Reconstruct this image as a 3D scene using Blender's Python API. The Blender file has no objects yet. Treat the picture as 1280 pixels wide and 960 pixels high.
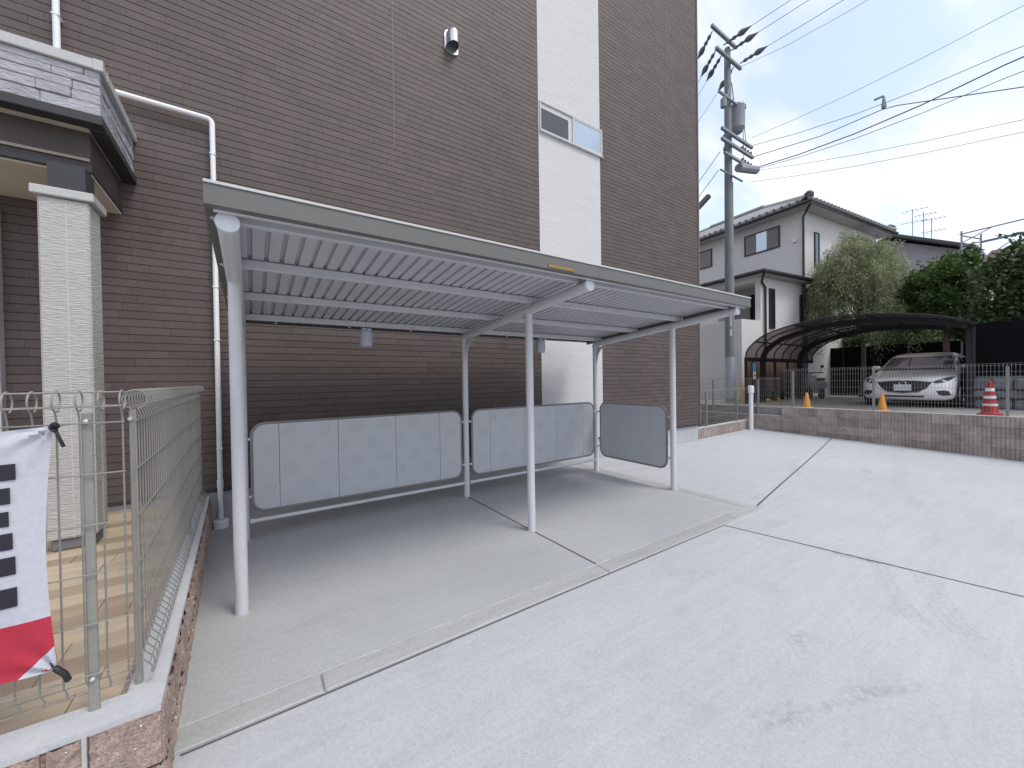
import bpy, bmesh, math, random
import numpy as np
from mathutils import Vector, Matrix
random.seed(7); rng = np.random.default_rng(7)
S = bpy.context.scene
COL = S.collection

# ------------------------------------------------------------------ camera, world, sun, exposure
cam_d = bpy.data.cameras.new("camera"); cam = bpy.data.objects.new("camera", cam_d); COL.objects.link(cam)
S.camera = cam
cam_d.sensor_fit = 'HORIZONTAL'; cam_d.sensor_width = 36; cam_d.lens = 483.94 / 1280 * 36
cam_d.clip_start = .02; cam_d.clip_end = 2000
def cam_axes(yaw, pitch, roll):
    f = np.array([math.sin(yaw)*math.cos(pitch), math.cos(yaw)*math.cos(pitch), -math.sin(pitch)])
    r = np.array([math.cos(yaw), -math.sin(yaw), 0]); d = np.cross(f, r)
    return r*math.cos(roll)+d*math.sin(roll), -r*math.sin(roll)+d*math.cos(roll), f
CR, CD, CF = cam_axes(.5911, .0109, .0146)
mw = Matrix.Identity(4)
for i in range(3):
    mw[i][0] = CR[i]; mw[i][1] = -CD[i]; mw[i][2] = -CF[i]
mw[2][3] = 1.5
cam.matrix_world = mw

SUN_EL, SUN_AZ = math.radians(58), math.radians(155)      # azimuth clockwise from +Y: high, from behind and to the right
w = bpy.data.worlds.new("World"); S.world = w; w.use_nodes = True
nt = w.node_tree; nt.nodes.clear()
def N(t, kind, **kw):
    n = t.nodes.new(kind)
    for k, v in kw.items(): setattr(n, k, v)
    return n
out = N(nt, 'ShaderNodeOutputWorld'); bg = N(nt, 'ShaderNodeBackground'); bg.inputs[1].default_value = .1
sky = N(nt, 'ShaderNodeTexSky', sky_type='NISHITA', sun_disc=False); sky.sun_elevation = SUN_EL; sky.sun_rotation = SUN_AZ
sky.air_density = 1.0; sky.dust_density = 1.5; sky.ozone_density = 1.0
tc = N(nt, 'ShaderNodeTexCoord'); sep = N(nt, 'ShaderNodeSeparateXYZ'); nt.links.new(tc.outputs['Generated'], sep.inputs[0])
zz = N(nt, 'ShaderNodeMath', operation='MAXIMUM'); nt.links.new(sep.outputs[2], zz.inputs[0]); zz.inputs[1].default_value = 0
za = N(nt, 'ShaderNodeMath', operation='ADD'); nt.links.new(zz.outputs[0], za.inputs[0]); za.inputs[1].default_value = .22
dx = N(nt, 'ShaderNodeMath', operation='DIVIDE'); nt.links.new(sep.outputs[0], dx.inputs[0]); nt.links.new(za.outputs[0], dx.inputs[1])
dy = N(nt, 'ShaderNodeMath', operation='DIVIDE'); nt.links.new(sep.outputs[1], dy.inputs[0]); nt.links.new(za.outputs[0], dy.inputs[1])
cmb = N(nt, 'ShaderNodeCombineXYZ'); nt.links.new(dx.outputs[0], cmb.inputs[0]); nt.links.new(dy.outputs[0], cmb.inputs[1])
mp = N(nt, 'ShaderNodeMapping'); mp.inputs['Rotation'].default_value = (0, 0, .5); mp.inputs['Scale'].default_value = (.8, 1.5, 1)
nt.links.new(cmb.outputs[0], mp.inputs[0])
cn = N(nt, 'ShaderNodeTexNoise'); cn.inputs['Scale'].default_value = 1.8; cn.inputs['Detail'].default_value = 7; cn.inputs['Roughness'].default_value = .52; cn.inputs['Distortion'].default_value = .35
nt.links.new(mp.outputs[0], cn.inputs['Vector'])
cr = N(nt, 'ShaderNodeMapRange', interpolation_type='SMOOTHSTEP'); cr.inputs[1].default_value = .36; cr.inputs[2].default_value = .56; cr.inputs[3].default_value = .35; cr.inputs[4].default_value = 1.0
nt.links.new(cn.outputs[0], cr.inputs[0])
cn2 = N(nt, 'ShaderNodeTexNoise'); cn2.inputs['Scale'].default_value = 1.7; cn2.inputs['Detail'].default_value = 6
nt.links.new(mp.outputs[0], cn2.inputs['Vector'])
c2 = N(nt, 'ShaderNodeMapRange'); c2.inputs[1].default_value = .3; c2.inputs[2].default_value = .7; c2.inputs[3].default_value = 6.9; c2.inputs[4].default_value = 9.0
nt.links.new(cn2.outputs[0], c2.inputs[0])
cc = N(nt, 'ShaderNodeVectorMath', operation='SCALE'); cc.inputs[0].default_value = (.945, .972, 1.045); nt.links.new(c2.outputs[0], cc.inputs['Scale'])
skym = N(nt, 'ShaderNodeVectorMath', operation='SCALE'); skym.inputs['Scale'].default_value = 2.3; nt.links.new(sky.outputs[0], skym.inputs[0])
mx = N(nt, 'ShaderNodeMix', data_type='RGBA'); nt.links.new(cr.outputs[0], mx.inputs[0]); nt.links.new(skym.outputs[0], mx.inputs[6]); nt.links.new(cc.outputs[0], mx.inputs[7])
nt.links.new(mx.outputs[2], bg.inputs[0]); nt.links.new(bg.outputs[0], out.inputs[0])

sd = bpy.data.lights.new("sun", 'SUN'); sd.energy = 1.4; sd.angle = math.radians(20); sd.color = (1, .965, .91)
sun = bpy.data.objects.new("sun", sd); COL.objects.link(sun); sun.location = (0, -5, 30)
sv = Vector((math.sin(SUN_AZ)*math.cos(SUN_EL), math.cos(SUN_AZ)*math.cos(SUN_EL), math.sin(SUN_EL)))
sun.rotation_euler = sv.to_track_quat('Z', 'Y').to_euler()
vs = S.view_settings; vs.view_transform = 'Standard'; vs.look = 'None'; vs.exposure = .50; vs.gamma = 1; vs.use_curve_mapping = False

def px(P):
    v = np.asarray(P, float) - np.array([0, 0, 1.5]); d = v @ CF
    return 640+483.94*(v @ CR)/d, 480+483.94*(v @ CD)/d, d

# ------------------------------------------------------------------ materials
MATS = {}
def mat(name, col, rough=.6, metal=0, var=.08, vs_=3, fine=.05, fs=60, bump=0, bs=80, stretch=(1, 1, 1), isl=0, objr=0, spec=.5, coat=0, blotch=None, trans=0, bdist=.004):
    if name in MATS: return MATS[name]
    m = bpy.data.materials.new(name); m.use_nodes = True; t = m.node_tree; b = t.nodes['Principled BSDF']; L = t.links.new
    b.inputs['Roughness'].default_value = rough; b.inputs['Metallic'].default_value = metal; b.inputs['Specular IOR Level'].default_value = spec
    if coat: b.inputs['Coat Weight'].default_value = coat; b.inputs['Coat Roughness'].default_value = .05
    g = N(t, 'ShaderNodeNewGeometry'); mpn = N(t, 'ShaderNodeMapping'); mpn.inputs['Scale'].default_value = stretch; L(g.outputs['Position'], mpn.inputs[0])
    def noise(sc, det=4, vec=mpn.outputs[0]):
        n = N(t, 'ShaderNodeTexNoise'); n.inputs['Scale'].default_value = sc; n.inputs['Detail'].default_value = det; L(vec, n.inputs['Vector']); return n
    def rng_(src, a, lo=.3, hi=.7):
        r = N(t, 'ShaderNodeMapRange'); r.inputs[1].default_value = lo; r.inputs[2].default_value = hi; r.inputs[3].default_value = 1-a; r.inputs[4].default_value = 1+a; L(src, r.inputs[0]); return r.outputs[0]
    fac = None
    def mul(x):
        nonlocal fac
        if fac is None: fac = x; return
        q = N(t, 'ShaderNodeMath', operation='MULTIPLY'); L(fac, q.inputs[0]); L(x, q.inputs[1]); fac = q.outputs[0]
    if var: mul(rng_(noise(vs_, 5).outputs[0], var))
    if fine: mul(rng_(noise(fs, 3).outputs[0], fine))
    if isl: mul(rng_(g.outputs['Random Per Island'], isl, 0, 1))
    if objr:
        oi = N(t, 'ShaderNodeObjectInfo'); mul(rng_(oi.outputs['Random'], objr, 0, 1))
    if blotch:
        bsz, bamt, lo, hi = blotch
        n = noise(bsz, 6); r = N(t, 'ShaderNodeMapRange', interpolation_type='SMOOTHSTEP'); r.inputs[1].default_value = lo; r.inputs[2].default_value = hi; r.inputs[3].default_value = 1; r.inputs[4].default_value = 1-bamt
        L(n.outputs[0], r.inputs[0]); mul(r.outputs[0])
    if fac is not None:
        v = N(t, 'ShaderNodeVectorMath', operation='SCALE'); v.inputs[0].default_value = col; L(fac, v.inputs['Scale']); L(v.outputs[0], b.inputs['Base Color'])
    else: b.inputs['Base Color'].default_value = (*col, 1)
    if bump:
        bn = N(t, 'ShaderNodeBump'); bn.inputs['Strength'].default_value = bump; bn.inputs['Distance'].default_value = bdist
        L(noise(bs, 4).outputs[0], bn.inputs['Height']); L(bn.outputs[0], b.inputs['Normal'])
    if trans:
        o = t.nodes['Material Output']; tr = N(t, 'ShaderNodeBsdfTranslucent'); ms = N(t, 'ShaderNodeMixShader'); ms.inputs[0].default_value = trans
        if fac is not None: L(v.outputs[0], tr.inputs[0])
        else: tr.inputs[0].default_value = (*col, 1)
        L(b.outputs[0], ms.inputs[1]); L(tr.outputs[0], ms.inputs[2]); L(ms.outputs[0], o.inputs[0])
    MATS[name] = m; return m
def glass_mat(name, tint, alpha, rough=.05):
    m = bpy.data.materials.new(name); m.use_nodes = True; t = m.node_tree; b = t.nodes['Principled BSDF']; o = t.nodes['Material Output']
    b.inputs['Base Color'].default_value = (*tint, 1); b.inputs['Roughness'].default_value = rough
    tr = N(t, 'ShaderNodeBsdfTransparent'); tr.inputs[0].default_value = (min(1, tint[0]*2+.1), min(1, tint[1]*2+.1), min(1, tint[2]*2+.1), 1); ms = N(t, 'ShaderNodeMixShader'); ms.inputs[0].default_value = alpha
    t.links.new(tr.outputs[0], ms.inputs[1]); t.links.new(b.outputs[0], ms.inputs[2]); t.links.new(ms.outputs[0], o.inputs[0]); MATS[name] = m; return m
def mark_mat(name, col, alpha, scale):
    m = bpy.data.materials.new(name); m.use_nodes = True; t = m.node_tree; b = t.nodes['Principled BSDF']; o = t.nodes['Material Output']; L = t.links.new
    b.inputs['Base Color'].default_value = (*col, 1); b.inputs['Roughness'].default_value = .85
    g = N(t, 'ShaderNodeNewGeometry'); n = N(t, 'ShaderNodeTexNoise'); n.inputs['Scale'].default_value = scale; n.inputs['Detail'].default_value = 8; n.inputs['Roughness'].default_value = .65; L(g.outputs['Position'], n.inputs['Vector'])
    r = N(t, 'ShaderNodeMapRange', interpolation_type='SMOOTHSTEP'); r.inputs[1].default_value = .38; r.inputs[2].default_value = .72; r.inputs[4].default_value = alpha; L(n.outputs[0], r.inputs[0])
    at = N(t, 'ShaderNodeAttribute'); at.attribute_name = 'fade'; q = N(t, 'ShaderNodeMath', operation='MULTIPLY'); L(r.outputs[0], q.inputs[0]); L(at.outputs['Fac'], q.inputs[1])
    tr = N(t, 'ShaderNodeBsdfTransparent'); ms = N(t, 'ShaderNodeMixShader'); L(q.outputs[0], ms.inputs[0]); L(tr.outputs[0], ms.inputs[1]); L(b.outputs[0], ms.inputs[2]); L(ms.outputs[0], o.inputs[0]); return m
def add_fade(o, vals):
    a = o.data.attributes.new('fade', 'FLOAT', 'POINT'); a.data.foreach_set('value', vals)

def concrete(name, col, cloud, blot, seed, streak=.05, rot=.4):
    m = bpy.data.materials.new(name); m.use_nodes = True; t = m.node_tree; b = t.nodes['Principled BSDF']; L = t.links.new
    b.inputs['Roughness'].default_value = .88; b.inputs['Specular IOR Level'].default_value = .3
    g = N(t, 'ShaderNodeNewGeometry'); fac = None
    def layer(scale, lo, hi, v0, v1, detail=6, rough=.6, dist=0, sc=(1, 1, 1), r=0):
        nonlocal fac
        mp_ = N(t, 'ShaderNodeMapping'); mp_.inputs['Scale'].default_value = sc; mp_.inputs['Rotation'].default_value = (0, 0, r); mp_.inputs['Location'].default_value = (seed*7.3, seed*3.1, seed); L(g.outputs['Position'], mp_.inputs[0])
        n = N(t, 'ShaderNodeTexNoise'); n.inputs['Scale'].default_value = scale; n.inputs['Detail'].default_value = detail; n.inputs['Roughness'].default_value = rough; n.inputs['Distortion'].default_value = dist; L(mp_.outputs[0], n.inputs['Vector'])
        q = N(t, 'ShaderNodeMapRange', interpolation_type='SMOOTHSTEP'); q.inputs[1].default_value = lo; q.inputs[2].default_value = hi; q.inputs[3].default_value = v0; q.inputs[4].default_value = v1; L(n.outputs[0], q.inputs[0])
        if fac is None: fac = q.outputs[0]
        else:
            k = N(t, 'ShaderNodeMath', operation='MULTIPLY'); L(fac, k.inputs[0]); L(q.outputs[0], k.inputs[1]); fac = k.outputs[0]
        return n
    layer(.55, .3, .7, 1-cloud, 1+cloud*.6, 4)
    layer(1.6, .52, .78, 1, 1-blot, 9, .68, .6, (1, 1.7, 1), rot)
    layer(4.5, .56, .80, 1, 1-blot*.9, 8, .7, .8, (1, 1.9, 1), rot+.2)
    layer(5, .35, .65, 1-streak, 1+streak, 6, .7, .3, (.25, 2.6, 1), rot)
    layer(60, .35, .65, .955, 1.045, 3)
    n = layer(230, .3, .7, .93, 1.06, 2)
    layer(95, .70, .78, 1, .72, 1)
    v = N(t, 'ShaderNodeVectorMath', operation='SCALE'); v.inputs[0].default_value = col; L(fac, v.inputs['Scale']); L(v.outputs[0], b.inputs['Base Color'])
    bn = N(t, 'ShaderNodeBump'); bn.inputs['Strength'].default_value = .35; bn.inputs['Distance'].default_value = .002; L(n.outputs[0], bn.inputs['Height']); L(bn.outputs[0], b.inputs['Normal'])
    MATS[name] = m; return m
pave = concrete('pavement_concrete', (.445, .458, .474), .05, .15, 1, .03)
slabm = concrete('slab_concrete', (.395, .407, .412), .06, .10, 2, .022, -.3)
kerbm = concrete('kerb_concrete', (.375, .383, .378), .08, .22, 3, .05, 0)
jointm = mat('joint_filler', (.10, .10, .105), .9)
gap_m = mat('dark_gap', (.06, .058, .055), .95)
brown = mat('brown_siding', (.093, .0715, .0645), .62, var=.06, vs_=1.3, fine=.09, fs=95, bump=.5, bs=160, stretch=(1, 1, .22), isl=.12, bdist=.0015)
brown1 = mat('brown_siding_tile', (.093, .0715, .0645), .62, var=.06, vs_=1.3, fine=.09, fs=95, bump=.5, bs=160, stretch=(1, 1, .22), objr=.12, bdist=.0015)
groove = mat('siding_groove', (.063, .049, .044), .8)
white_sid = mat('white_siding', (.56, .556, .56), .7, var=.03, vs_=2, fine=.05, fs=30, stretch=(1, 1, 6), bump=.9, bs=14, bdist=.006)
col_m = mat('column_siding', (.46, .447, .43), .75, var=.04, vs_=3, fine=.10, fs=18, stretch=(1, 1, 7), bump=1, bs=17, bdist=.012)
stone_f = mat('fascia_stone', (.36, .36, .385), .8, var=.15, vs_=7, fine=.12, fs=25, stretch=(1, 1, 2.5), bump=1, bs=28, bdist=.01, objr=.10)
capm = mat('cap_metal', (.46, .46, .45), .4, var=.03)
darktrim = mat('dark_trim', (.035, .032, .034), .45)
beige_sof = mat('beige_soffit', (.55, .49, .40), .7)
gold = mat('bronze_strip', (.30, .26, .20), .4)
found = mat('foundation_concrete', (.42, .43, .44), .9, var=.06, bump=.2)
pvc = mat('white_pvc', (.78, .78, .80), .35, var=.02, fine=.02)
coat_ = mat('light_grey_powder_coat', (.575, .578, .605), .38, var=.035, vs_=4, fine=.02, blotch=(9, .07, .6, .75))
panelm = mat('panel_sheet', (.46, .475, .512), .42, var=.015, vs_=5, fine=.02)
frame_g = mat('panel_frame_grey', (.20, .19, .19), .5)
deckm = mat('roof_deck_underside', (.50, .50, .53), .45, var=.03, vs_=6)
fasc = mat('olive_grey_fascia', (.120, .121, .114), .42, var=.03, fine=.02)
alu = mat('aluminium', (.62, .62, .63), .35, metal=.5)
alu_w = mat('window_aluminium', (.70, .70, .71), .4)
steel = mat('stainless_hood', (.75, .75, .76), .25, metal=.9)
fencem = mat('fence_taupe', (.25, .243, .222), .5, var=.04)
fence_far = mat('fence_light_taupe', (.25, .245, .235), .5)
blockm = mat('split_block', (.33, .245, .21), .95, var=.16, vs_=8, fine=.28, fs=110, bump=1, bs=130, bdist=.006, objr=.10)
blockfar = mat('split_block_far', (.34, .285, .262), .95, var=.2, vs_=6, fine=.22, fs=50, objr=.16, blotch=(1.5, .2, .5, .7))
mortar = mat('cap_mortar', (.46, .465, .48), .9, var=.06, vs_=6, bump=.3)
mortar_j = mat('mortar_joint', (.42, .41, .40), .95)
quartz = mat('quartz_chip', (.8, .78, .76), .4)
tile_a = mat('porch_tile_light', (.50, .40, .29), .55, var=.09, vs_=5, stretch=(.5, 4, 1), objr=.08)
tile_b = mat('porch_tile_tan', (.37, .28, .195), .55, var=.09, vs_=5, stretch=(.5, 4, 1), objr=.10)
cloth_w = mat('banner_white', (.60, .61, .68), .8, var=.02, trans=.25)
cloth_r = mat('banner_red', (.48, .03, .06), .8, var=.03, trans=.15)
ink = mat('banner_black', (.02, .018, .03), .8)
tie = mat('black_tie', (.012, .012, .015), .6)
blackm = mat('black_metal', (.012, .012, .014), .45)
blackf = mat('black_screen', (.006, .006, .007), .9, var=.1, spec=.12)
poly = glass_mat('brown_polycarbonate', (.145, .118, .112), .42, .25)
glassm = mat('window_glass', (.02, .025, .03), .04, var=0, fine=0, spec=.8)
glass_sky = mat('sky_tinted_glass', (.42, .50, .58), .10, metal=.65, var=0, fine=0, spec=.6)  # pale blue metallic base puts the sky reflection into the glass colour
curtain = mat('curtain_pane', (.16, .14, .135), .3)
stucco = mat('house_stucco', (.635, .615, .605), .9, var=.03, vs_=1, fine=.04)
stucco_g = mat('house_stucco_grey', (.5, .49, .51), .9, var=.03, vs_=1)
kawara = mat('grey_roof_tile', (.20, .20, .205), .4, var=.12, vs_=3, isl=.15)
dark_roof = mat('dark_roof', (.06, .06, .065), .5, isl=.1)
gutterm = mat('dark_gutter', (.03, .028, .03), .5)
concp = mat('pole_concrete', (.20, .212, .225), .9, var=.08)
wrap = mat('pole_wrap', (.36, .385, .42), .6)
wirem = mat('black_wire', (.07, .07, .08), .6)
greybox = mat('grey_equipment', (.24, .26, .29), .5)
paint_w = mat('car_white', (.84, .835, .85), .28, var=0, fine=0, coat=.8)
rubber = mat('rubber', (.015, .015, .016), .8)
rimm = mat('rim', (.45, .45, .47), .3, metal=.7)
lampm = mat('headlamp', (.05, .055, .065), .08, var=0, fine=0)
chrome = mat('chrome', (.8, .8, .82), .12, metal=1, var=0, fine=0)
plate_m = mat('number_plate', (.72, .72, .72), .5)
orange = mat('orange_plastic', (.72, .30, .03), .5)
redp = mat('red_plastic', (.36, .018, .022), .5)
reflw = mat('white_reflector', (.75, .75, .75), .5)
yellow = mat('yellow_plastic', (.65, .42, .05), .6)
stonem = mat('grey_stone', (.165, .17, .182), .95, var=.2, vs_=3, fine=.15, fs=20, bump=1, bs=18, bdist=.02, objr=.15)
asph = mat('driveway_concrete', (.26, .25, .238), .95, var=.12, vs_=1.2, fine=.08)
groundm = mat('ground_earth', (.20, .19, .17), .95, var=.2, vs_=.5)
bark = mat('bark', (.11, .085, .065), .95, var=.2, vs_=8)
leaf_w = mat('willow_leaf', (.29, .325, .185), .6, var=.3, vs_=1.2, fine=0, isl=.35, trans=.35)
leaf_m = mat('maple_leaf', (.072, .125, .030), .6, var=.35, vs_=1.2, fine=0, isl=.4, trans=.3)
leaf_h = mat('hedge_leaf', (.066, .10, .036), .45, var=.3, vs_=1.5, fine=0, isl=.45, trans=.2)
leaf_t = mat('topiary_leaf', (.075, .12, .036), .6, var=.25, vs_=2, fine=0, isl=.4, trans=.2)
sticker = mat('orange_sticker', (.27, .165, .03), .5)
lamp_w = mat('lamp_diffuser', (.52, .53, .64), .4, var=.02)
redbrown = mat('redbrown_board', (.13, .085, .075), .7, var=.1, objr=.1)
blue_s = mat('sign_blue', (.10, .30, .50), .5)

# ------------------------------------------------------------------ mesh builder
class MB:
    def __init__(s): s.v = []; s.f = []
    def quad(s, a, b, c, d):
        n = len(s.v); s.v += [tuple(a), tuple(b), tuple(c), tuple(d)]; s.f.append((n, n+1, n+2, n+3)); return s
    def box(s, x0, x1, y0, y1, z0, z1, bev=0):
        return s.obox(((x0+x1)/2, (y0+y1)/2, (z0+z1)/2), (abs(x1-x0), abs(y1-y0), abs(z1-z0)), None, bev)
    def obox(s, c, size, R=None, bev=0):
        h = [q/2 for q in size]; c = Vector(c); n = len(s.v)
        cs = [(a, b, d) for a in (-1, 1) for b in (-1, 1) for d in (-1, 1)]
        if bev <= 0:
            for k in cs:
                p = Vector((k[0]*h[0], k[1]*h[1], k[2]*h[2])); s.v.append(tuple(c+(R @ p if R else p)))
            for f in ((0, 1, 3, 2), (4, 6, 7, 5), (0, 4, 5, 1), (2, 3, 7, 6), (0, 2, 6, 4), (1, 5, 7, 3)): s.f.append(tuple(n+i for i in f))
            return s
        bev = min(bev, min(h)*.9); idx = {}
        for k in cs:
            for a in range(3):
                p = Vector([k[i]*(h[i] if i == a else h[i]-bev) for i in range(3)]); idx[(k, a)] = len(s.v); s.v.append(tuple(c+(R @ p if R else p)))
        def flip(k, a): q = list(k); q[a] = -q[a]; return tuple(q)
        for a in range(3):
            b_, c_ = [i for i in range(3) if i != a]
            for sg in (-1, 1):
                k = [0, 0, 0]; k[a] = sg; l = []
                for u, v in ((-1, -1), (1, -1), (1, 1), (-1, 1)): k[b_] = u; k[c_] = v; l.append(idx[(tuple(k), a)])
                s.f.append(tuple(l))
            for u in (-1, 1):
                for v in (-1, 1):
                    k = [0, 0, 0]; k[a] = -1; k[b_] = u; k[c_] = v; k = tuple(k); k2 = flip(k, a)
                    s.f.append((idx[(k, b_)], idx[(k2, b_)], idx[(k2, c_)], idx[(k, c_)]))
        for k in cs: s.f.append((idx[(k, 0)], idx[(k, 1)], idx[(k, 2)]))
        return s
    def bar(s, a, b, w_, h_, bev=0, up=(0, 0, 1)):
        a, b = Vector(a), Vector(b); d = b-a; L = d.length; d.normalize(); up = Vector(up)
        if abs(d.dot(up)) > .98: up = Vector((0, 1, 0))
        sd_ = d.cross(up).normalized(); u = sd_.cross(d)
        R = Matrix((sd_, d, u)).transposed()
        return s.obox((a+b)/2, (w_, L, h_), R, bev)
    def tube(s, pts, r, n=8, caps=True, closed=False):
        pts = [Vector(p) for p in pts]; m = len(pts); rs = r if isinstance(r, (list, tuple)) else [r]*m
        T = []
        for i in range(m):
            a = pts[(i-1) % m] if (i > 0 or closed) else pts[i]; b = pts[(i+1) % m] if (i < m-1 or closed) else pts[i]
            T.append((b-a).normalized())
        up = Vector((0, 0, 1)) if abs(T[0].z) < .9 else Vector((1, 0, 0))
        u = (up-T[0]*up.dot(T[0])).normalized(); base = len(s.v)
        for i in range(m):
            u = u-T[i]*u.dot(T[i]); u = u.normalized() if u.length > 1e-6 else Vector((1, 0, 0)); v = T[i].cross(u)
            for k in range(n):
                a = 2*math.pi*k/n; s.v.append(tuple(pts[i]+(u*math.cos(a)+v*math.sin(a))*rs[i]))
        for i in range(m if closed else m-1):
            j = (i+1) % m
            for k in range(n): s.f.append((base+i*n+k, base+i*n+(k+1) % n, base+j*n+(k+1) % n, base+j*n+k))
        if caps and not closed:
            s.f.append(tuple(base+k for k in range(n))[::-1]); s.f.append(tuple(base+(m-1)*n+k for k in range(n)))
        return s
    def lathe(s, prof, c=(0, 0, 0), n=16, R=None, sq=0):
        c = Vector(c); base = len(s.v)
        for (r, z) in prof:
            for k in range(n):
                a = 2*math.pi*(k+.5)/n; q = 1
                if sq: q = 1/max(abs(math.cos(a)), abs(math.sin(a)))**sq
                p = Vector((r*q*math.cos(a), r*q*math.sin(a), z)); s.v.append(tuple(c+(R @ p if R else p)))
        for i in range(len(prof)-1):
            for k in range(n): s.f.append((base+i*n+k, base+i*n+(k+1) % n, base+(i+1)*n+(k+1) % n, base+(i+1)*n+k))
        s.f.append(tuple(base+k for k in range(n))[::-1]); s.f.append(tuple(base+(len(prof)-1)*n+k for k in range(n)))
        return s
    def prism(s, poly, to3, t0, t1):
        n = len(poly); base = len(s.v)
        s.v += [tuple(to3(p[0], p[1], t0)) for p in poly]+[tuple(to3(p[0], p[1], t1)) for p in poly]
        s.f.append(tuple(base+i for i in range(n))[::-1]); s.f.append(tuple(base+n+i for i in range(n)))
        for i in range(n): j = (i+1) % n; s.f.append((base+i, base+j, base+n+j, base+n+i))
        return s
    def grid(s, fn, nu, nv):
        base = len(s.v)
        for i in range(nu+1):
            for j in range(nv+1): s.v.append(tuple(fn(i/nu, j/nv)))
        for i in range(nu):
            for j in range(nv): a = base+i*(nv+1)+j; s.f.append((a, a+nv+1, a+nv+2, a+1))
        return s
    def mesh(s, name, m, off=(0, 0, 0), recalc=True, smooth=True, ang=35):
        me = bpy.data.meshes.new(name)
        vv = [(a-off[0], b-off[1], c-off[2]) for a, b, c in s.v]
        me.from_pydata(vv, [], s.f); me.materials.append(m)
        if recalc:
            bm = bmesh.new(); bm.from_mesh(me); bmesh.ops.recalc_face_normals(bm, faces=bm.faces); bm.to_mesh(me); bm.free()
        if smooth:
            me.polygons.foreach_set('use_smooth', [True]*len(me.polygons)); me.set_sharp_from_angle(angle=math.radians(ang))
        me.update(); return me
    def build(s, name, m, parent=None, local=False, kind=None, label=None, **kw):
        off = (0, 0, 0)
        if parent is not None and not local: off = wloc(parent)
        o = bpy.data.objects.new(name, s.mesh(name, m, off, **kw)); COL.objects.link(o)
        if parent is not None: o.parent = parent
        if kind: o['kind'] = kind
        if label: o['label'] = label
        return o
def wloc(o):
    p = Vector((0, 0, 0))
    while o is not None: p += o.location; o = o.parent
    return p
def thing(name, label, cat, loc=(0, 0, 0), rz=0, group=None):
    o = bpy.data.objects.new(name, None); COL.objects.link(o); o.location = loc; o.rotation_euler = (0, 0, rz); o.empty_display_size = .1
    o['label'] = label; o['category'] = cat
    if group: o['group'] = group
    return o
def tag(o, label, cat, group=None):
    o['label'] = label; o['category'] = cat
    if group: o['group'] = group
    return o
def inst(name, me, parent, loc, rot=(0, 0, 0), scale=(1, 1, 1)):
    o = bpy.data.objects.new(name, me); COL.objects.link(o); o.parent = parent
    o.location = Vector(loc)-wloc(parent) if parent else loc; o.rotation_euler = rot; o.scale = scale; return o
def struct(o): o['kind'] = 'structure'; return o
def catmull(P, n=6):
    P = [Vector(p) for p in P]; out = []
    for i in range(len(P)-1):
        a = P[max(i-1, 0)]; b = P[i]; c = P[i+1]; d = P[min(i+2, len(P)-1)]
        for k in range(n):
            t = k/n; out.append(.5*((2*b)+(c-a)*t+(2*a-5*b+4*c-d)*t*t+(3*b-a-3*c+d)*t**3))
    out.append(P[-1]); return out
def sstep(a, b, x): t = min(1, max(0, (x-a)/(b-a))); return t*t*(3-2*t)

# ------------------------------------------------------------------ setting: ground, pavement, slab, kerb, porch floor
struct(MB().quad((-300, -300, -.45), (300, -300, -.45), (300, 300, -.45), (-300, 300, -.45)).build('ground', groundm))
def pz(x, y): return -.035*max(0, 5.2-y)*sstep(4.5, 11.9, x)-.006
gp = struct(MB().grid(lambda u, v: (-4+u*16.0, -7+v*12.9, pz(-4+u*16.0, -7+v*12.9)), 64, 50).build('pavement', pave, recalc=False))
def strip(name, pts, w_, m, parent, dz):
    mb = MB(); P = [Vector(p) for p in pts]
    for a, b in zip(P[:-1], P[1:]):
        n_ = Vector((-(b-a).y, (b-a).x, 0)).normalized()*w_/2
        seg = max(1, int((b-a).length/.3))
        for k in range(seg):
            p, q = a.lerp(b, k/seg), a.lerp(b, (k+1)/seg)
            mb.quad(*[(r.x, r.y, pz(r.x, r.y)+dz) for r in (p-n_, q-n_, q+n_, p+n_)])
    return mb.build(name, m, parent, recalc=False)
strip('expansion_joint', [(-.27, 2.052, 0), (2.2, 2.056, 0), (3.95, 2.06, 0)], .010, jointm, gp, .003)
strip('expansion_joint', [(3.94, 2.07, 0), (4.27, .241, 0), (4.7, -2.1, 0)], .012, jointm, gp, .003)
strip('expansion_joint', [(4.81, 2.14, 0), (11.85, 3.54, 0)], .02, jointm, gp, .003)
tm = mark_mat('tyre_mark_rubber', (.21, .21, .22), .18, 26)
def arc(pts, w_):
    P = catmull(pts, 8); mb = MB(); fv = []; n = len(P)
    for i, p in enumerate(P):
        d = (P[min(i+1, n-1)]-P[max(i-1, 0)]).normalized(); nn = Vector((-d.y, d.x, 0)); e = min(1, 4*i/n, 4*(n-1-i)/n)
        for k, f in zip(range(9), (0, .9, .3, 1, .4, 1, .3, .9, 0)):
            q = p+nn*w_*(k/8-.5); mb.v.append((q.x, q.y, pz(q.x, q.y)+.0035)); fv.append(f*e)
    for i in range(n-1):
        for k in range(8): a = i*9+k; mb.f.append((a, a+1, a+10, a+9))
    add_fade(mb.build('tyre_mark', tm, gp, recalc=False), fv)
arc([(10.7, 2.2, 0), (9.0, 1.75, 0), (7.6, 1.5, 0), (6.5, 1.15, 0), (5.6, .75, 0)], .17)
arc([(9.0, 3.1, 0), (7.8, 2.9, 0), (6.9, 2.45, 0), (6.2, 1.95, 0)], .15)
arc([(4.5, .80, 0), (3.9, .6, 0), (3.5, .46, 0), (3.2, .25, 0)], .16)
arc([(4.3, 1.0, 0), (3.75, .8, 0), (3.4, .62, 0), (3.1, .38, 0)], .12)
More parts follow.
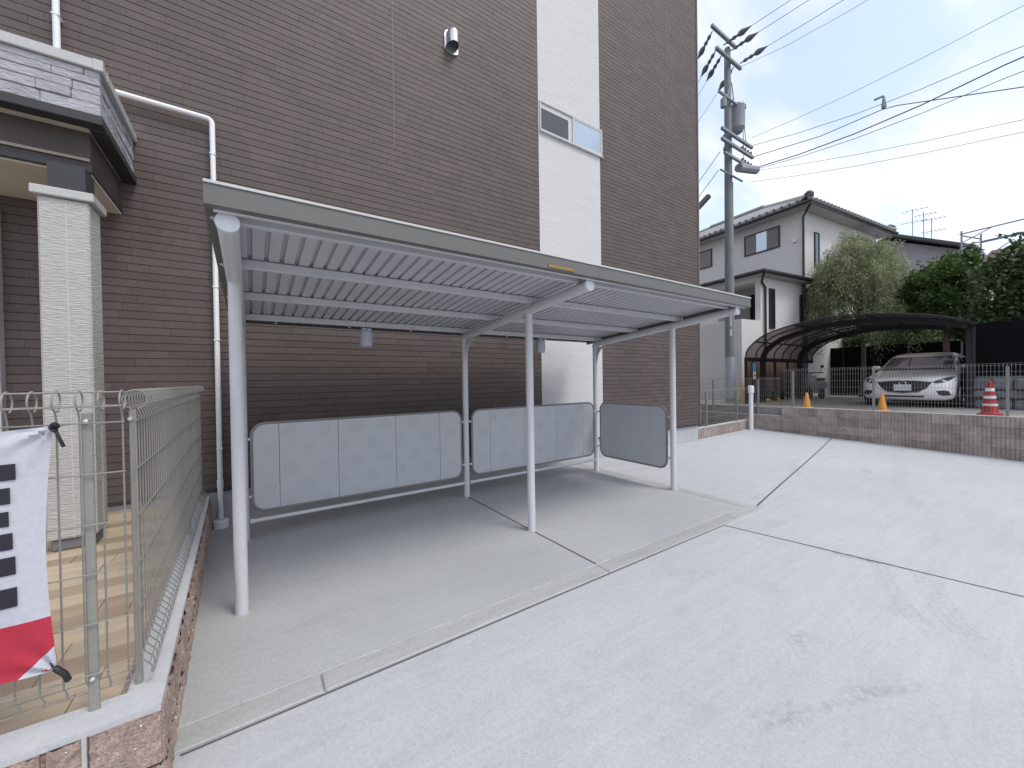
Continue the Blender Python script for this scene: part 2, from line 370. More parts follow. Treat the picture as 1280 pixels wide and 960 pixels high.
stain_m = mark_mat('damp_stain', (.13, .13, .135), .55, 12)
stain_s = mark_mat('soft_stain', (.24, .24, .245), .32, 24)
def blob(cx, cy, rx, ry, rot, m=stain_s, name='stain'):
    mb = MB(); fv = []; K = 24; Rn = 6
    for r in range(Rn+1):
        for k in range(K):
            a = 2*math.pi*k/K; q = (r/Rn)*(1+.25*math.sin(3*a+cx)+.18*math.sin(5*a+cy*3))
            u, v = rx*q*math.cos(a), ry*q*math.sin(a); x = cx+u*math.cos(rot)-v*math.sin(rot); y = cy+u*math.sin(rot)+v*math.cos(rot)
            mb.v.append((x, y, pz(x, y)+.0045)); fv.append((1-(r/Rn)**1.5))
    for r in range(Rn):
        for k in range(K): mb.f.append((r*K+k, r*K+(k+1) % K, (r+1)*K+(k+1) % K, (r+1)*K+k))
    add_fade(mb.build(name, m, gp, recalc=False), fv)
blob(4.09, 1.12, .05, .40, .17, stain_m); blob(4.13, 1.0, .03, .2, .2, stain_m)
for cx, cy, rx, ry, ro in ((2.55, .92, .12, .06, .3), (1.95, .74, .26, .07, -.35), (2.45, .55, .26, .06, -.45), (8.2, 2.0, .3, .1, .2)): blob(cx, cy, rx, ry, ro)

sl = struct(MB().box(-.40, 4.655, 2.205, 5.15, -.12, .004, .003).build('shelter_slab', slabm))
MB().box(2.268, 2.284, 2.206, 4.44, .0045, .0065).build('expansion_joint', jointm, sl)
MB().box(-.30, 4.655, 2.2005, 2.2045, -.02, .0095, .001).build('mortar_line', mat('mortar_line', (.5, .51, .51), .9, var=.15, vs_=8), sl)
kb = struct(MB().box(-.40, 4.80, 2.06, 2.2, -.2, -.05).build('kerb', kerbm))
for a, b in ((-.40, .262), (.268, 2.262), (2.268, 4.19), (4.196, 4.80)):
    MB().box(a, b, 2.062, 2.199, -.05, .008, .006).build('kerbstone', kerbm, kb)
for a, b in ((2.205, 3.66), (3.666, 5.15)):
    MB().box(4.661, 4.80, a, b, -.05, .007, .005).build('kerbstone', kerbm, kb)

pf = struct(MB().box(-4, -.42, 2.03, 5.15, -.2, .3).build('porch_floor', mat('tile_grout', (.30, .25, .20), .9)))
y = 2.03; r_ = 0
pat = [0, 0, 1, 0, 0, 1, 1, 0, 1, 0, 0, 0, 1, 0, 1, 0, 0, 1, 0, 0, 1]
while y < 5.1:
    h_ = .148; x = -.425-random.uniform(0, .5); xe = -.425
    mm = tile_b if pat[r_ % len(pat)] else tile_a
    while xe > -3.9:
        xs = max(x, -4.0)
        if xe-xs > .03: MB().box(xs+.0015, xe-.0015, y+.0015, min(y+h_, 5.15)-.0015, .295, .312+random.uniform(0, .0012), .0015).build('floor_tile', mm if random.random() < .96 else (tile_a if mm is tile_b else tile_b), pf)
        xe = x; x -= .6
    y += h_; r_ += 1

# ------------------------------------------------------------------ apartment building
YW = 5.12
ab = thing('apartment_building', 'tall brown tile-sided apartment building with a vertical white strip', 'building', (3, 5.2, 0))
MB().box(-5, 8.755, 5.127, 14, .385, 11.6).build('wall', groove, ab)
MB().box(-5, 8.735, 5.145, 14.02, -.3, .384).build('foundation', found, ab)
MB().box(-5, 8.775, 5.105, 5.15, .365, .392, .004).build('drip_edge', darktrim, ab)
SX0, SX1 = 4.04, 5.50
PITCH = .0758; LENS = [.152, .228, .303, .379, .455]
tiles = []
for ri in range(int((11.55-.395)/PITCH)):
    z0 = .395+ri*PITCH
    for xa, xb in ((-5, SX0-.004), (SX1+.004, 8.765)):
        x = xa-random.uniform(0, .3)
        while x < xb:
            L = random.choice(LENS); a, b = max(x, xa), min(x+L, xb)
            if b-a > .02: tiles.append((a, b, z0, L if (a == x and b == x+L) else None))
            x += L
def tile_geo(mb, a, b, z0, y_f):
    g_ = .0004; n = len(mb.v); y0 = 5.1285; z1 = z0+PITCH
    A = (a+g_, b-g_, z0+.0024, z1-.0024); c_ = .0012
    mb.v += [(A[0], y0, A[2]), (A[1], y0, A[2]), (A[1], y0, A[3]), (A[0], y0, A[3]), (A[0]+g_, y_f, A[2]+c_), (A[1]-g_, y_f, A[2]+c_), (A[1]-g_, y_f, A[3]-c_), (A[0]+g_, y_f, A[3]-c_)]
    mb.f += [(n+4, n+5, n+6, n+7), (n, n+1, n+5, n+4), (n+1, n+2, n+6, n+5), (n+2, n+3, n+7, n+6), (n+3, n, n+4, n+7)]
def vis(t):
    if t[3] is None or t[0] < -1.75: return 0
    u, v, d = px(((t[0]+t[1])/2, YW, t[2]))
    if not (0 < u < 1280 and 0 < v < 640) or (u < 166 and v < 300) or (40 < u < 128): return 0
    if 262 < u < 760 and v > 235+(u-262)*.21: return 0
    return (t[1]-t[0])/d**2
order = sorted(range(len(tiles)), key=lambda i: -vis(tiles[i])); near = set(order[:298])
tm_cache = {}; rest = MB()
for i, (a, b, z0, L) in enumerate(tiles):
    yf = YW+random.uniform(-.0008, .0012)
    if i in near:
        if L not in tm_cache:
            q = MB(); tile_geo(q, 0, L, 0, YW); q.v = [(p[0], p[1]-YW, p[2]) for p in q.v]; tm_cache[L] = q.mesh('siding_tile', brown1, recalc=False, smooth=False)
        inst('siding_tile', tm_cache[L], ab, (a, yf, z0))
    else: tile_geo(rest, a, b, z0, yf)
rest.build('siding', brown, ab, kind='stuff', recalc=False, smooth=False)
MB().box(8.757, 8.79, 5.10, 5.16, .385, 11.6, .004).build('corner_trim', mat('corner_trim_brown', (.19, .16, .15), .6), ab)
MB().box(SX0, SX1, 5.118, 5.14, .397, 11.58, .002).build('white_panel', white_sid, ab)
for xs_ in (1.62, 7.55, -1.86):
    MB().box(xs_-.005, xs_+.005, 5.1165, 5.13, 4.6, 11.5).build('seam_sealant', mat('seam_sealant', (.145, .122, .114), .6), ab)
# upper window
alu_d = mat('dark_sash', (.025, .026, .03), .4); alu_p = mat('pale_aluminium', (.50, .50, .49), .4)
wn = MB().box(4.06, 5.545, 5.095, 5.135, 5.665, 5.692, .003).box(4.06, 5.545, 5.095, 5.135, 6.135, 6.158, .003).box(4.06, 4.085, 5.095, 5.135, 5.6925, 6.1345, .003).box(5.52, 5.545, 5.095, 5.135, 5.6925, 6.1345, .003).build('window', alu_p, ab)
MB().box(4.055, 5.55, 5.075, 5.1145, 5.638, 5.664, .003).build('sill', alu_p, wn)
MB().box(4.80, 4.83, 5.098, 5.115, 5.693, 6.134).box(4.8305, 5.519, 5.098, 5.115, 5.693, 5.712).box(4.8305, 5.519, 5.098, 5.115, 6.112, 6.134).box(5.50, 5.519, 5.098, 5.115, 5.7125, 6.1115).build('sash', alu_p, wn)
MB().box(4.8305, 5.50, 5.105, 5.110, 5.7125, 6.1115).build('pane', glass_sky, wn, label='pale sky-reflecting sliding pane')
MB().box(4.0855, 4.7995, 5.1185, 5.123, 5.693, 6.134).build('screen', alu_d, wn)
MB().box(4.0865, 4.71, 5.1165, 5.118, 5.6935, 6.05).build('pane', mat('dim_pane', (.055, .066, .082), .3, var=.1), wn, label='dim bluish pane in a dark sash')
# vent hood
vh = MB().prism([(2.46+.105*math.cos(t), 6.42+.105*math.sin(t)) for t in np.linspace(0, math.pi, 13)]+[(2.355, 6.22), (2.42, 6.19), (2.50, 6.19), (2.565, 6.22)], lambda a, b, t: (a, t, b), 5.098, 5.117).build('vent_hood', steel, ab)
q = MB().grid(lambda u, v: (2.46+.088*math.cos(math.pi*u), 5.10-.15*math.sin(math.pi*u), 6.27+.15*v), 18, 3)
q.grid(lambda u, v: (2.46+.088*math.cos(math.pi*u)*math.cos(v*math.pi/2*.99), 5.10-.15*math.sin(math.pi*u)*math.cos(v*math.pi/2*.99), 6.42+.09*math.sin(v*math.pi/2)), 18, 6)
q.build('cowl', steel, vh, recalc=False)
MB().box(2.385, 2.535, 4.99, 5.097, 6.30, 6.304).build('louvre', blackm, vh)
# downpipe
dp = MB().tube([(-1.37, 5.055, 11.5), (-1.37, 5.055, 4.305)]+[(-1.37+.07*(1-math.cos(a)), 5.055, 4.305-.07*math.sin(a)) for a in (.4, .8, 1.2, 1.57)]+[(-.338, 5.055, 4.235)]+[(-.338+.043*math.sin(a), 5.055, 4.192+.043*math.cos(a)) for a in (.4, .8, 1.2, 1.57)]+[(-.295, 5.055, .09)], .024, 14).build('downpipe', pvc, ab)
for z in (10.2, 8, 5.9, 4.75): MB().box(-1.398, -1.342, 5.028, 5.12, z, z+.011, .003).build('bracket', pvc, dp)
for z in (3.87, 2.5, 1.95, .82): MB().box(-.323, -.267, 5.028, 5.12, z, z+.011, .003).build('bracket', pvc, dp)
MB().lathe([(.029, .42), (.029, .5)], (-.295, 5.055, 0), 14).build('coupling', pvc, dp)
MB().lathe([(.068, .004), (.072, .02), (.07, .075), (.06, .085)], (-.295, 5.05, 0), 20).build('flange', pvc, dp)
# entrance door jamb
dj = MB().box(-1.80, -1.735, 5.04, 5.13, .312, 3.0, .004).build('entrance_door', alu, ab)
MB().box(-2.75, -1.80, 5.085, 5.10, .33, 2.9).build('pane', glass_sky, dj); MB().box(-2.9, -1.80, 5.06, 5.12, 2.9, 3.0, .004).build('head', alu, dj)
# porch canopy
pc = MB().box(-4.2, -.935, 4.15, 5.12, 3.50, 3.80).build('porch_canopy', mat('canopy_core', (.3, .3, .3), .8), ab)
XR, YF = -.90, 4.10
MB().box(-4.2, XR+.02, YF-.022, YF+.10, 3.83, 3.905, .006).box(XR-.10, XR+.0215, YF+.101, 5.115, 3.832, 3.905, .006).box(XR-.03, XR+.025, YF-.026, YF+.02, 3.826, 3.908, .004).build('cap', capm, pc)
MB().box(-4.15, XR-.10, YF+.1, 5.115, 3.80, 3.84).build('roof_sheet', capm, pc)
def stones(face):
    rows = [3.502, 3.585, 3.655, 3.72, 3.775, 3.828]
    for r in range(5):
        t = -3.6 if face == 0 else YF
        end = XR if face == 0 else 5.112
        while t < end-.01:
            L = random.uniform(.12, .42); e = min(t+L, end)
            if end-e < .05: e = end
            dpt = random.uniform(.0, .014)
            z0, z1 = rows[r]+.0015, rows[r+1]-.0015
            if face == 0: MB().box(t+.001, e-.001, YF+.002-dpt, YF+.06, z0, z1, .004).build('stone', stone_f, pc)
            else: MB().box(XR-.06, XR-.016+dpt, t+(.061 if t == YF else .001), e-.001, z0, z1, .004).build('stone', stone_f, pc)
            t = e
stones(0); stones(1)
MB().box(-4.2, XR+.012, YF-.012, YF+.10, 3.435, 3.50, .004).box(XR-.09, XR+.013, YF+.101, 5.116, 3.433, 3.499, .004).build('trim', darktrim, pc)
MB().box(-4.2, XR-.092, YF+.102, 5.118, 3.442, 3.478).build('soffit', beige_sof, pc)
MB().box(-4.2, -1.0, 4.28, 4.42, 3.19, 3.44).box(-1.12, -1.001, 4.421, 5.119, 3.192, 3.44).build('beam', mat('brown_beam', (.07, .056, .053), .6, var=.1), pc)
MB().box(-4.2, -.992, 4.272, 4.45, 3.135, 3.19, .004).box(-1.14, -.993, 4.451, 5.117, 3.137, 3.189, .004).build('trim', darktrim, pc)
MB().box(-4.2, -1.0, 4.262, 4.2715, 3.215, 3.235).build('bronze_strip', gold, pc)
MB().box(-4.2, -1.0, 4.30, 5.116, 3.12, 3.134).build('porch_ceiling', beige_sof, pc)
cl = MB().box(-1.232, -.975, 4.11, 4.37, .395, 2.85, .012).build('column', col_m, ab)
MB().box(-1.095, -1.089, 4.1085, 4.13, .40, 2.84).build('seam', mat('column_seam', (.52, .5, .48), .8), cl)
MB().box(-1.26, -.945, 4.085, 4.40, 2.852, 2.915, .006).build('cap', capm, cl)
MB().box(-1.19, -1.0, 4.15, 4.35, 2.916, 3.12).build('neck', mat('neck_grey', (.035, .035, .04), .6), cl)
MB().box(-1.215, -.99, 4.13, 4.355, .312, .394, .01).build('plinth', mat('plinth_grey', (.16, .16, .165), .7), cl)

# ------------------------------------------------------------------ bicycle shelter
bs = thing('bicycle_shelter', 'light grey metal bicycle shelter with sloping corrugated roof against the brown wall', 'shelter', (2.27, 3.7, .004))
PXS = (-.082, 2.275, 4.632); YFp, YBp = 3.076, 4.47
def zb(y_): return 2.256-.09*(y_-2.24)
for x in PXS:
    for yv in (YFp, YBp):
        p = MB().tube([(x, yv, .0045), (x, yv, zb(yv)-.02)], .038, 20).build('post', coat_, bs)
        MB().lathe([(.056, .0045), (.052, .008), (.04, .0095)], (x, yv, 0), 18).build('grout_ring', kerbm, p)
    # beam with capped nose, curving into the rear post
    MB().tube([(x, 2.245, zb(2.245)), (x, 4.40, zb(4.40)), (x, 4.455, zb(4.455)-.006), (x, 4.485, zb(4.485)-.05)], .044, 20).build('beam', coat_, bs)
    MB().lathe([(.0, .012), (.03, .010), (.0485, .004), (.049, -.02)], (x, 2.243, zb(2.243)), 20, Matrix.Rotation(math.radians(90-5), 3, 'X')).build('beam_cap', mat('cap_pale', (.66, .68, .72), .4), bs)
    g_ = [(YBp-.04, zb(YBp)-.30)]+[(YBp-.045-.17*(1-math.cos(t)), zb(YBp)-.30+.255*math.sin(t)) for t in np.linspace(.15, math.pi/2, 7)]+[(YBp-.04, zb(YBp)-.04)]
    MB().prism(g_, lambda a, b, t, x=x: (x+t, a, b), -.004, .004).build('gusset', coat_, bs)
    MB().tube([(x-.001, YBp-.043-.17*(1-math.cos(t)), zb(YBp)-.31+.255*math.sin(t)) for t in np.linspace(.1, math.pi/2, 8)], .009, 6).build('gusset_rib', coat_, bs)
RX0, RX1 = -.163, 4.776
for yp in (2.36, 3.0, 3.725, 4.435):
    zc = zb(yp)+.077
    pr_ = MB().box(RX0+.02, RX1-.02, yp-.022, yp+.022, zc-.032, zc+.026, .004).build('purlin', coat_, bs)
    b_ = MB()
    for k in range(15): 
        xx = RX0+.2+k*.33; b_.lathe([(.008, 0), (.008, .012)], (xx, yp+.0235, zc+.006), 6, Matrix.Rotation(math.pi/2, 3, 'X'))
    b_.build('bolt', blackm, pr_, kind='stuff')
    for x in PXS:
        for sg_ in (-1, 1): MB().box(x+sg_*.052-.018, x+sg_*.052+.018, yp-.034, yp-.0225, zc-.034, zc+.012, .003).build('purlin_clip', coat_, pr_)
# corrugated deck, one sheet per bay
def deck(xa, xb):
    prof = []; p = .0855; n = round((xb-xa)/p); p = (xb-xa)/n
    for i in range(n):
        x = xa+i*p; prof += [(x, 0), (x+p*.70, 0), (x+p*.745, .022), (x+p*.955, .022)]
    prof.append((xb, 0))
    mb = MB(); y0, y1 = 2.185, 4.74
    for dz in (0, .0035):
        base = len(mb.v)
        for (x, h_) in prof:
            mb.v += [(x, y0, zb(y0)+.107+h_+dz), (x, y1, zb(y1)+.107+h_+dz)]
        for i in range(len(prof)-1): mb.f.append((base+2*i, base+2*i+1, base+2*i+3, base+2*i+2))
    return mb.build('roof_sheet', deckm, bs, recalc=False, ang=20)
deck(RX0+.005, 2.2745); deck(2.2755, RX1-.005)
fr_ = MB().prism([(2.165, 2.297), (2.2, 2.29), (2.203, 2.297), (2.178, 2.304), (2.178, 2.386), (2.24, 2.380), (2.24, 2.393), (2.168, 2.400)], lambda a, b, t: (t, a, b), RX0, 2.30).build('front_fascia', fasc, bs)
MB().prism([(2.166, 2.297), (2.2, 2.29), (2.203, 2.297), (2.178, 2.304), (2.178, 2.386), (2.24, 2.380), (2.24, 2.393), (2.169, 2.400)], lambda a, b, t: (t, a, b), 2.3025, RX1).build('front_fascia', fasc, bs)
MB().box(RX0, RX1, 2.161, 2.1655, 2.390, 2.4035, .001).build('edge_highlight', mat('edge_highlight', (.50, .50, .48), .4), bs)  # pale strip paints the highlight along the top edge of the fascia
MB().box(RX0+.03, RX1-.03, 2.203, 2.235, 2.288, 2.30, .002).build('fascia_flange', coat_, bs)
for x0, x1 in ((RX0-.003, RX0+.045), (RX1-.045, RX1+.003)):
    mb = MB(); y0, y1 = 2.18, 4.76
    A = [(x0, y0, zb(y0)+.05), (x1, y0, zb(y0)+.05), (x1, y1, zb(y1)+.05), (x0, y1, zb(y1)+.05)]; n = 0
    mb.v = A+[(p[0], p[1], p[2]+.092) for p in A]; mb.f = [(0, 1, 2, 3), (4, 5, 6, 7), (0, 1, 5, 4), (1, 2, 6, 5), (2, 3, 7, 6), (3, 0, 4, 7)]
    mb.build('side_fascia', fasc, bs)
gt = MB().box(RX0, RX1, 4.66, 4.765, 2.112, 2.125).box(RX0, RX1, 4.745, 4.765, 2.1255, 2.20).build('rear_gutter', mat('gutter_dark', (.06, .06, .06), .5), bs)
for k in range(7):
    MB().box(.2+k*.68, .212+k*.68, 4.462, 4.474, 2.085, 2.125).build('gutter_hook', coat_, gt)
MB().box(1.78, 2.03, 2.1595, 2.1645, 2.305, 2.327, .001).build('warning_sticker', sticker, bs)
MB().box(4.60, 4.612, 2.30, 2.315, 2.08, 2.22).box(4.60, 4.612, 2.30, 2.315, 1.97, 2.05).build('hanging_tag', coat_, bs)
# lower rails
for a, b in ((PXS[0], PXS[1]), (PXS[1], PXS[2])):
    rl = MB().tube([(a+.05, YBp-.01, .183), (b-.04, YBp-.01, .183)], .019, 12).build('lower_rail', coat_, bs)
    MB().lathe([(.024, 0), (.024, .03)], (a+.045, YBp-.01, .183), 12, Matrix.Rotation(math.pi/2, 3, 'Y')).build('rail_socket', coat_, rl)
# guard panels
def panel(to3, u0, u1, seams, z0=.272, z1=1.115, R=.115, perf=True, flipn=1):
    def top(u): 
        d = min(u-u0, u1-u)
        return z1-(R-math.sqrt(max(0, R*R-(R-d)**2)) if d < R else 0)
    def bot(u): return z0+(z1-top(u))
    pts = []
    for cx, cz, a0 in ((u1-R, z1-R, 0), (u0+R, z1-R, 90), (u0+R, z0+R, 180), (u1-R, z0+R, 270)):
        for k in range(7): a = math.radians(a0+k*15); pts.append((cx+R*math.cos(a), cz+R*math.sin(a)))
    fr = MB().tube([to3(p[0], p[1], 0) for p in pts], .0145, 8, closed=True).build('panel', frame_g, bs, recalc=True)
    ed = [u0+.004]+list(seams)+[u1-.004]
    for a, b in zip(ed[:-1], ed[1:]):
        a += .0022; b -= .0022
        us = sorted(set([a, b]+[u for u in np.linspace(u0+.004, u0+R, 9) if a < u < b]+[u for u in np.linspace(u1-R, u1-.004, 9) if a < u < b]))
        poly_ = [(u, top(u)-.004) for u in us]+[(u, bot(u)+.004) for u in reversed(us)]
        MB().prism(poly_, to3, -.006, .004).build('sheet', panelm, fr)
    if perf:
        d = MB(); pu, pv = .318, .362; i = 0
        u = u0+.16
        while u < u1-.05:
            v = z0+.20+(pv/2 if i % 2 else 0)-pv
            while v < z1-.0:
                for a in range(-3, 4):
                    for b in range(-3, 4):
                        if abs(a)+abs(b) <= 4 and not (abs(a) == 3 and abs(b) > 1):
                            x, z = u+a*.0185, v+b*.0185
                            if u0+.02 < x < u1-.02 and bot(x)+.03 < z < top(x)-.03 and min(abs(x-q) for q in ed) > .012:
                                n = len(d.v); d.v += [to3(x+.0036*math.cos(t), z+.0036*math.sin(t), -.0068) for t in np.arange(6)*math.pi/3]; d.f.append(tuple(range(n, n+6)))
                v += pv
            u += pu/2; i += 1
        d.build('perforation', mat('perforation_dark', (.24, .25, .28), .8), fr, kind='stuff', recalc=False, smooth=False)
    return fr
def back3(u, z, t): return (u, YBp-.012+t, z)
def side3(u, z, t): return (PXS[2]-.002+t, u, z)
p1 = panel(back3, -.015, 2.20, (.211, .752, 1.366, 1.908)); p2 = panel(back3, 2.355, 4.565, (2.626, 3.19, 3.776, 4.33)); p3 = panel(side3, 3.17, 4.365, (3.44, 4.03), perf=False)
for pn, us in ((p1, ((-.045, -.02), (2.20, 2.24))), (p2, ((2.31, 2.355), (4.565, 4.60)))):
    for a, b in us:
        for z in (.42, .97): MB().box(a, b, YBp-.022, YBp-.002, z-.011, z+.011, .002).build('bracket', coat_, pn)
for a, b in ((3.11, 3.165), (4.37, 4.435)):
    for z in (.42, .97): MB().box(PXS[2]-.01, PXS[2]+.01, a, b, z-.011, z+.011, .002).build('bracket', coat_, p3)
# lamps
for i, (x, lab) in enumerate(((1.07, 'white cylinder lamp hanging under the shelter roof, above the perforated left bay'), (3.55, 'white cylinder lamp under the shelter roof, in front of the white wall strip'))):
    zt = zb(4.48)+.045
    lp = thing('shelter_lamp', lab, 'lamp', (x, 4.52, zt), group='lamps under the shelter roof')
    MB().box(x-.05, x+.05, 4.47, 4.56, zt-.035, zt-.0, .006).build('mounting_plate', coat_, lp)
    MB().lathe([(.058, zt-.205), (.066, zt-.195), (.068, zt-.05), (.064, zt-.036)], (x, 4.515, 0), 20).build('diffuser', lamp_w, lp)
    MB().lathe([(.006, 0), (.006, .012)], (x, 4.469, zt-.018), 8, Matrix.Rotation(math.pi/2, 3, 'X')).build('screw', blackm, lp)

# ------------------------------------------------------------------ low block wall with mesh fences (left)
ZT = .335
lw = thing('block_wall', 'low pinkish split-face block wall with white mortar cap beside the porch', 'wall', (-.36, 2.0, -.1))
def sx(y_): return -.285-.09*(y_-1.873)/3.23
def rough_block(L, H, D, nr, seed, gap=.015, amp=.006):
    r = np.random.default_rng(seed); mb = MB()
    mb.box(.003, L-.003, .02, D, .003, H-.003)
    rw = L/nr
    for k in range(nr):
        x0, x1 = k*rw+gap/2, (k+1)*rw-gap/2; nx, nz = 4, 7; h_ = r.uniform(-amp, amp, (nx+1, nz+1)); h_[0, :] += .006; h_[-1, :] += .006; h_[:, 0] += .003; h_[:, -1] += .003
        mb.grid(lambda u, v: (x0+u*(x1-x0), h_[round(u*nx), round(v*nz)], .004+v*(H-.008)), nx, nz)
        for u in (0, 1): mb.grid(lambda a, v: ((x0, x1)[u], (h_[u*nx, round(v*nz)], .021)[round(a)], .004+v*(H-.008)), 1, nz)
        mb.quad((x0, h_[0, -1], H-.004), (x1, h_[-1, -1], H-.004), (x1, .03, H-.004), (x0, .03, H-.004))
    return mb.mesh('block', blockm, recalc=False, smooth=False)
near_blocks = [rough_block(.39, .19, .15, 4, s) for s in (1, 2, 3)]
ang = math.atan2(.09, 3.23)
MB().box(-4, sx(1.87)-.02, 1.90, 2.02, -.4, .145).box(sx(2)-.15, sx(2)-.025, 1.9, 2.1, -.4, .145).build('core', mortar_j, lw)
for c in range(3):
    z0 = ZT-.012-.2*(c+1)+.005
    off = 0 if c % 2 == 0 else .2
    x = sx(1.873)-.006-off+.0; k = 0
    if off: inst('block', near_blocks[c % 3], lw, (x+.0, 1.873, z0), scale=(.195/.39, 1, 1))
    while x > -3.2:
        inst('block', near_blocks[(k+c) % 3], lw, (x-.39, 1.873, z0)); x -= .4; k += 1
    yv = 1.876+(0 if c % 2 else .0); k = 0
    while yv < 5.05:
        L = min(.39, 5.1-yv); 
        if k == 0 and off: L = .19
        inst('block', near_blocks[(k+c+1) % 3], lw, (sx(yv), yv, z0), (0, 0, math.pi/2+ang), (L/.39, 1, 1)); yv += L+.01; k += 1
mb = MB(); zc0, zc1 = ZT-.012, ZT
A = [(-4, 1.885), (sx(1.885)-.012, 1.885), (sx(5.1)-.012, 5.1), (sx(5.1)-.125, 5.1), (sx(2.03)-.125, 2.03), (-4, 2.03)]
mb.prism(A, lambda a, b, t: (a, b, t), zc0-.01, zc1).build('mortar_cap', mortar, lw)
for xj in (sx(1.873)-.203, sx(1.873)-.603): MB().box(xj-.008, xj+.004, 1.874, 1.9, -.4, ZT-.013).build('mortar_joint', mortar_j, lw)
qz = MB()
for k in range(46):
    if k < 30: x, z = random.uniform(-1.0, -.3), random.uniform(-.05, .31); c = (x, 1.868, z)
    else: yv = random.uniform(1.9, 3.2); c = (sx(yv)+.004, yv, random.uniform(.02, .31))
    s_ = random.uniform(.002, .0048); qz.obox(c, (s_, s_, s_), Matrix.Rotation(random.random()*3, 3, (1, 1, .3)))
qz.build('quartz_chips', quartz, lw, kind='stuff')

FY = 1.98; ZB_, ZRING, RR = .40, 1.447, .036
def wire_pts(a):   # local: a = across-fence direction sign
    P = [(0, -a*.03, ZB_-.012), (0, -a*.03, ZB_+.012), (0, 0, ZB_+.05), (0, 0, ZRING-RR-.03)]
    P += [(0, a*RR*math.sin(t), ZRING-RR*math.cos(t)) for t in np.linspace(.35, 2*math.pi-.25, 15)]
    return P
def wmesh(swap, a=1):
    pts = wire_pts(a)
    if swap: pts = [(p[1], p[0], p[2]) for p in pts]
    return MB().tube(pts, .0029, 6, caps=False).mesh('vertical_wire', fencem, ang=60)
hz = [1.368, 1.186, 1.006, .83, .653, .473]
ff = thing('mesh_fence', 'taupe wire mesh fence with rolled top along the front of the porch', 'fence', (-.6, FY, ZT), group='wire mesh fences')
wm = wmesh(False, -1)
x = -.398
while x > -3.0: inst('vertical_wire', wm, ff, (x, FY, 0)); x -= .0545
xa, xb_ = -3.0, -.392
for z in hz: MB().tube([(xa, FY-.0045, z), (xb_, FY-.0045, z)], .0027, 6).build('horizontal_wire', fencem, ff)
for dy, dz in ((-.022, .028), (.022, .028), (-.03, -.018), (.03, -.018)): MB().tube([(xa, FY+dy*1.05, ZRING+dz*1.1), (xb_, FY+dy*1.05, ZRING+dz*1.1)], .0027, 6).build('horizontal_wire', fencem, ff)
for z, dy in ((.39, .034), (.432, .026)): MB().tube([(xa, FY+dy, z), (xb_, FY+dy, z)], .0027, 6).build('horizontal_wire', fencem, ff)
for xp in (-.491, -2.3):
    po = MB().box(xp-.014, xp+.014, FY+.006, FY+.018, ZT-.002, 1.405, .003).build('post', fencem, ff)
    for z in (1.375, .455): MB().lathe([(.007, 0), (.007, .014), (.004, .016)], (xp, FY+.0075, z), 8, Matrix.Rotation(math.pi/2, 3, 'X')).build('clamp_bolt', alu, po)
sf = thing('mesh_fence', 'taupe wire mesh fence running from the corner back to the brown wall', 'fence', (-.4, 3.4, ZT), group='wire mesh fences')
def fx(y_): return -.372-.06*(y_-2.0)/2.9
wm2 = wmesh(True, -1)
y = 2.03
while y < 4.93: inst('vertical_wire', wm2, sf, (fx(y), y, 0)); y += .0545
for z in hz: MB().tube([(fx(2.02)+.0045, 2.02, z), (fx(4.95)+.0045, 4.95, z)], .0027, 6).build('horizontal_wire', fencem, sf)
for dy, dz in ((-.022, .028), (.022, .028), (-.03, -.018), (.03, -.018)): MB().tube([(fx(2.02)+dy, 2.02, ZRING+dz), (fx(4.95)+dy, 4.95, ZRING+dz)], .0027, 6).build('horizontal_wire', fencem, sf)
for z, dy in ((.39, .034), (.432, .026)): MB().tube([(fx(2.02)+dy, 2.02, z), (fx(4.95)+dy, 4.95, z)], .0027, 6).build('horizontal_wire', fencem, sf)
for yp in (2.075, 3.9, 4.88):
    xp = fx(yp)-.012
    po = MB().box(xp-.012, xp+.008, yp-.012, yp+.012, ZT-.002, 1.405, .003).build('post', fencem, sf)
    MB().lathe([(.007, 0), (.007, .014)], (xp-.006, yp-.0125, 1.372), 8, Matrix.Rotation(math.pi/2, 3, 'X')).build('clamp_bolt', alu, po)

# banner
bn = thing('banner', 'white cloth banner with black blocks and red lower band tied to the mesh fence', 'banner', (-.8, 1.94, .5))
def bz(u, v, dy=0):   # u 0 right edge..1 left, v 0 top..1 bottom
    xr = -.562-.022*math.sin(math.pi*min(1, v*1.0))-.0*v
    x = xr+u*(-1.45-xr)
    zt_ = 1.366-.012*math.sin(math.pi*u)*2-.0; zb_ = .545+.004*u
    z = zt_+(zb_-zt_)*v
    yv = 1.945-.02*math.sin(math.pi*u*.9)*math.sin(math.pi*v)+.006*math.sin(u*23+v*4)*(1-v*.6)+.016*math.exp(-math.hypot(u*.89, v*.82)/.09)*math.sin(9*math.atan2(v*.82, u*.89+1e-6)+.5)*min(1, math.hypot(u*.89, v*.82)/.03)+.012*math.exp(-math.hypot(u*.89, (1-v)*.82)/.09)*math.sin(8*math.atan2((1-v)*.82, u*.89+1e-6))+dy
    return (x, yv, z)
MB().grid(lambda u, v: bz(u, v*.776), 90, 60).build('cloth', cloth_w, bn, recalc=False)
def redz(u, v):
    vv = .776+.224*v; return bz(u, vv)
MB().grid(lambda u, v: bz(u, .776+.224*v), 90, 18).build('red_band', cloth_r, bn, recalc=False)
MB().grid(lambda a, b: bz(b*.10*a, .90+.10*a, -.004), 14, 14).build('corner_patch', cloth_w, bn, recalc=False)
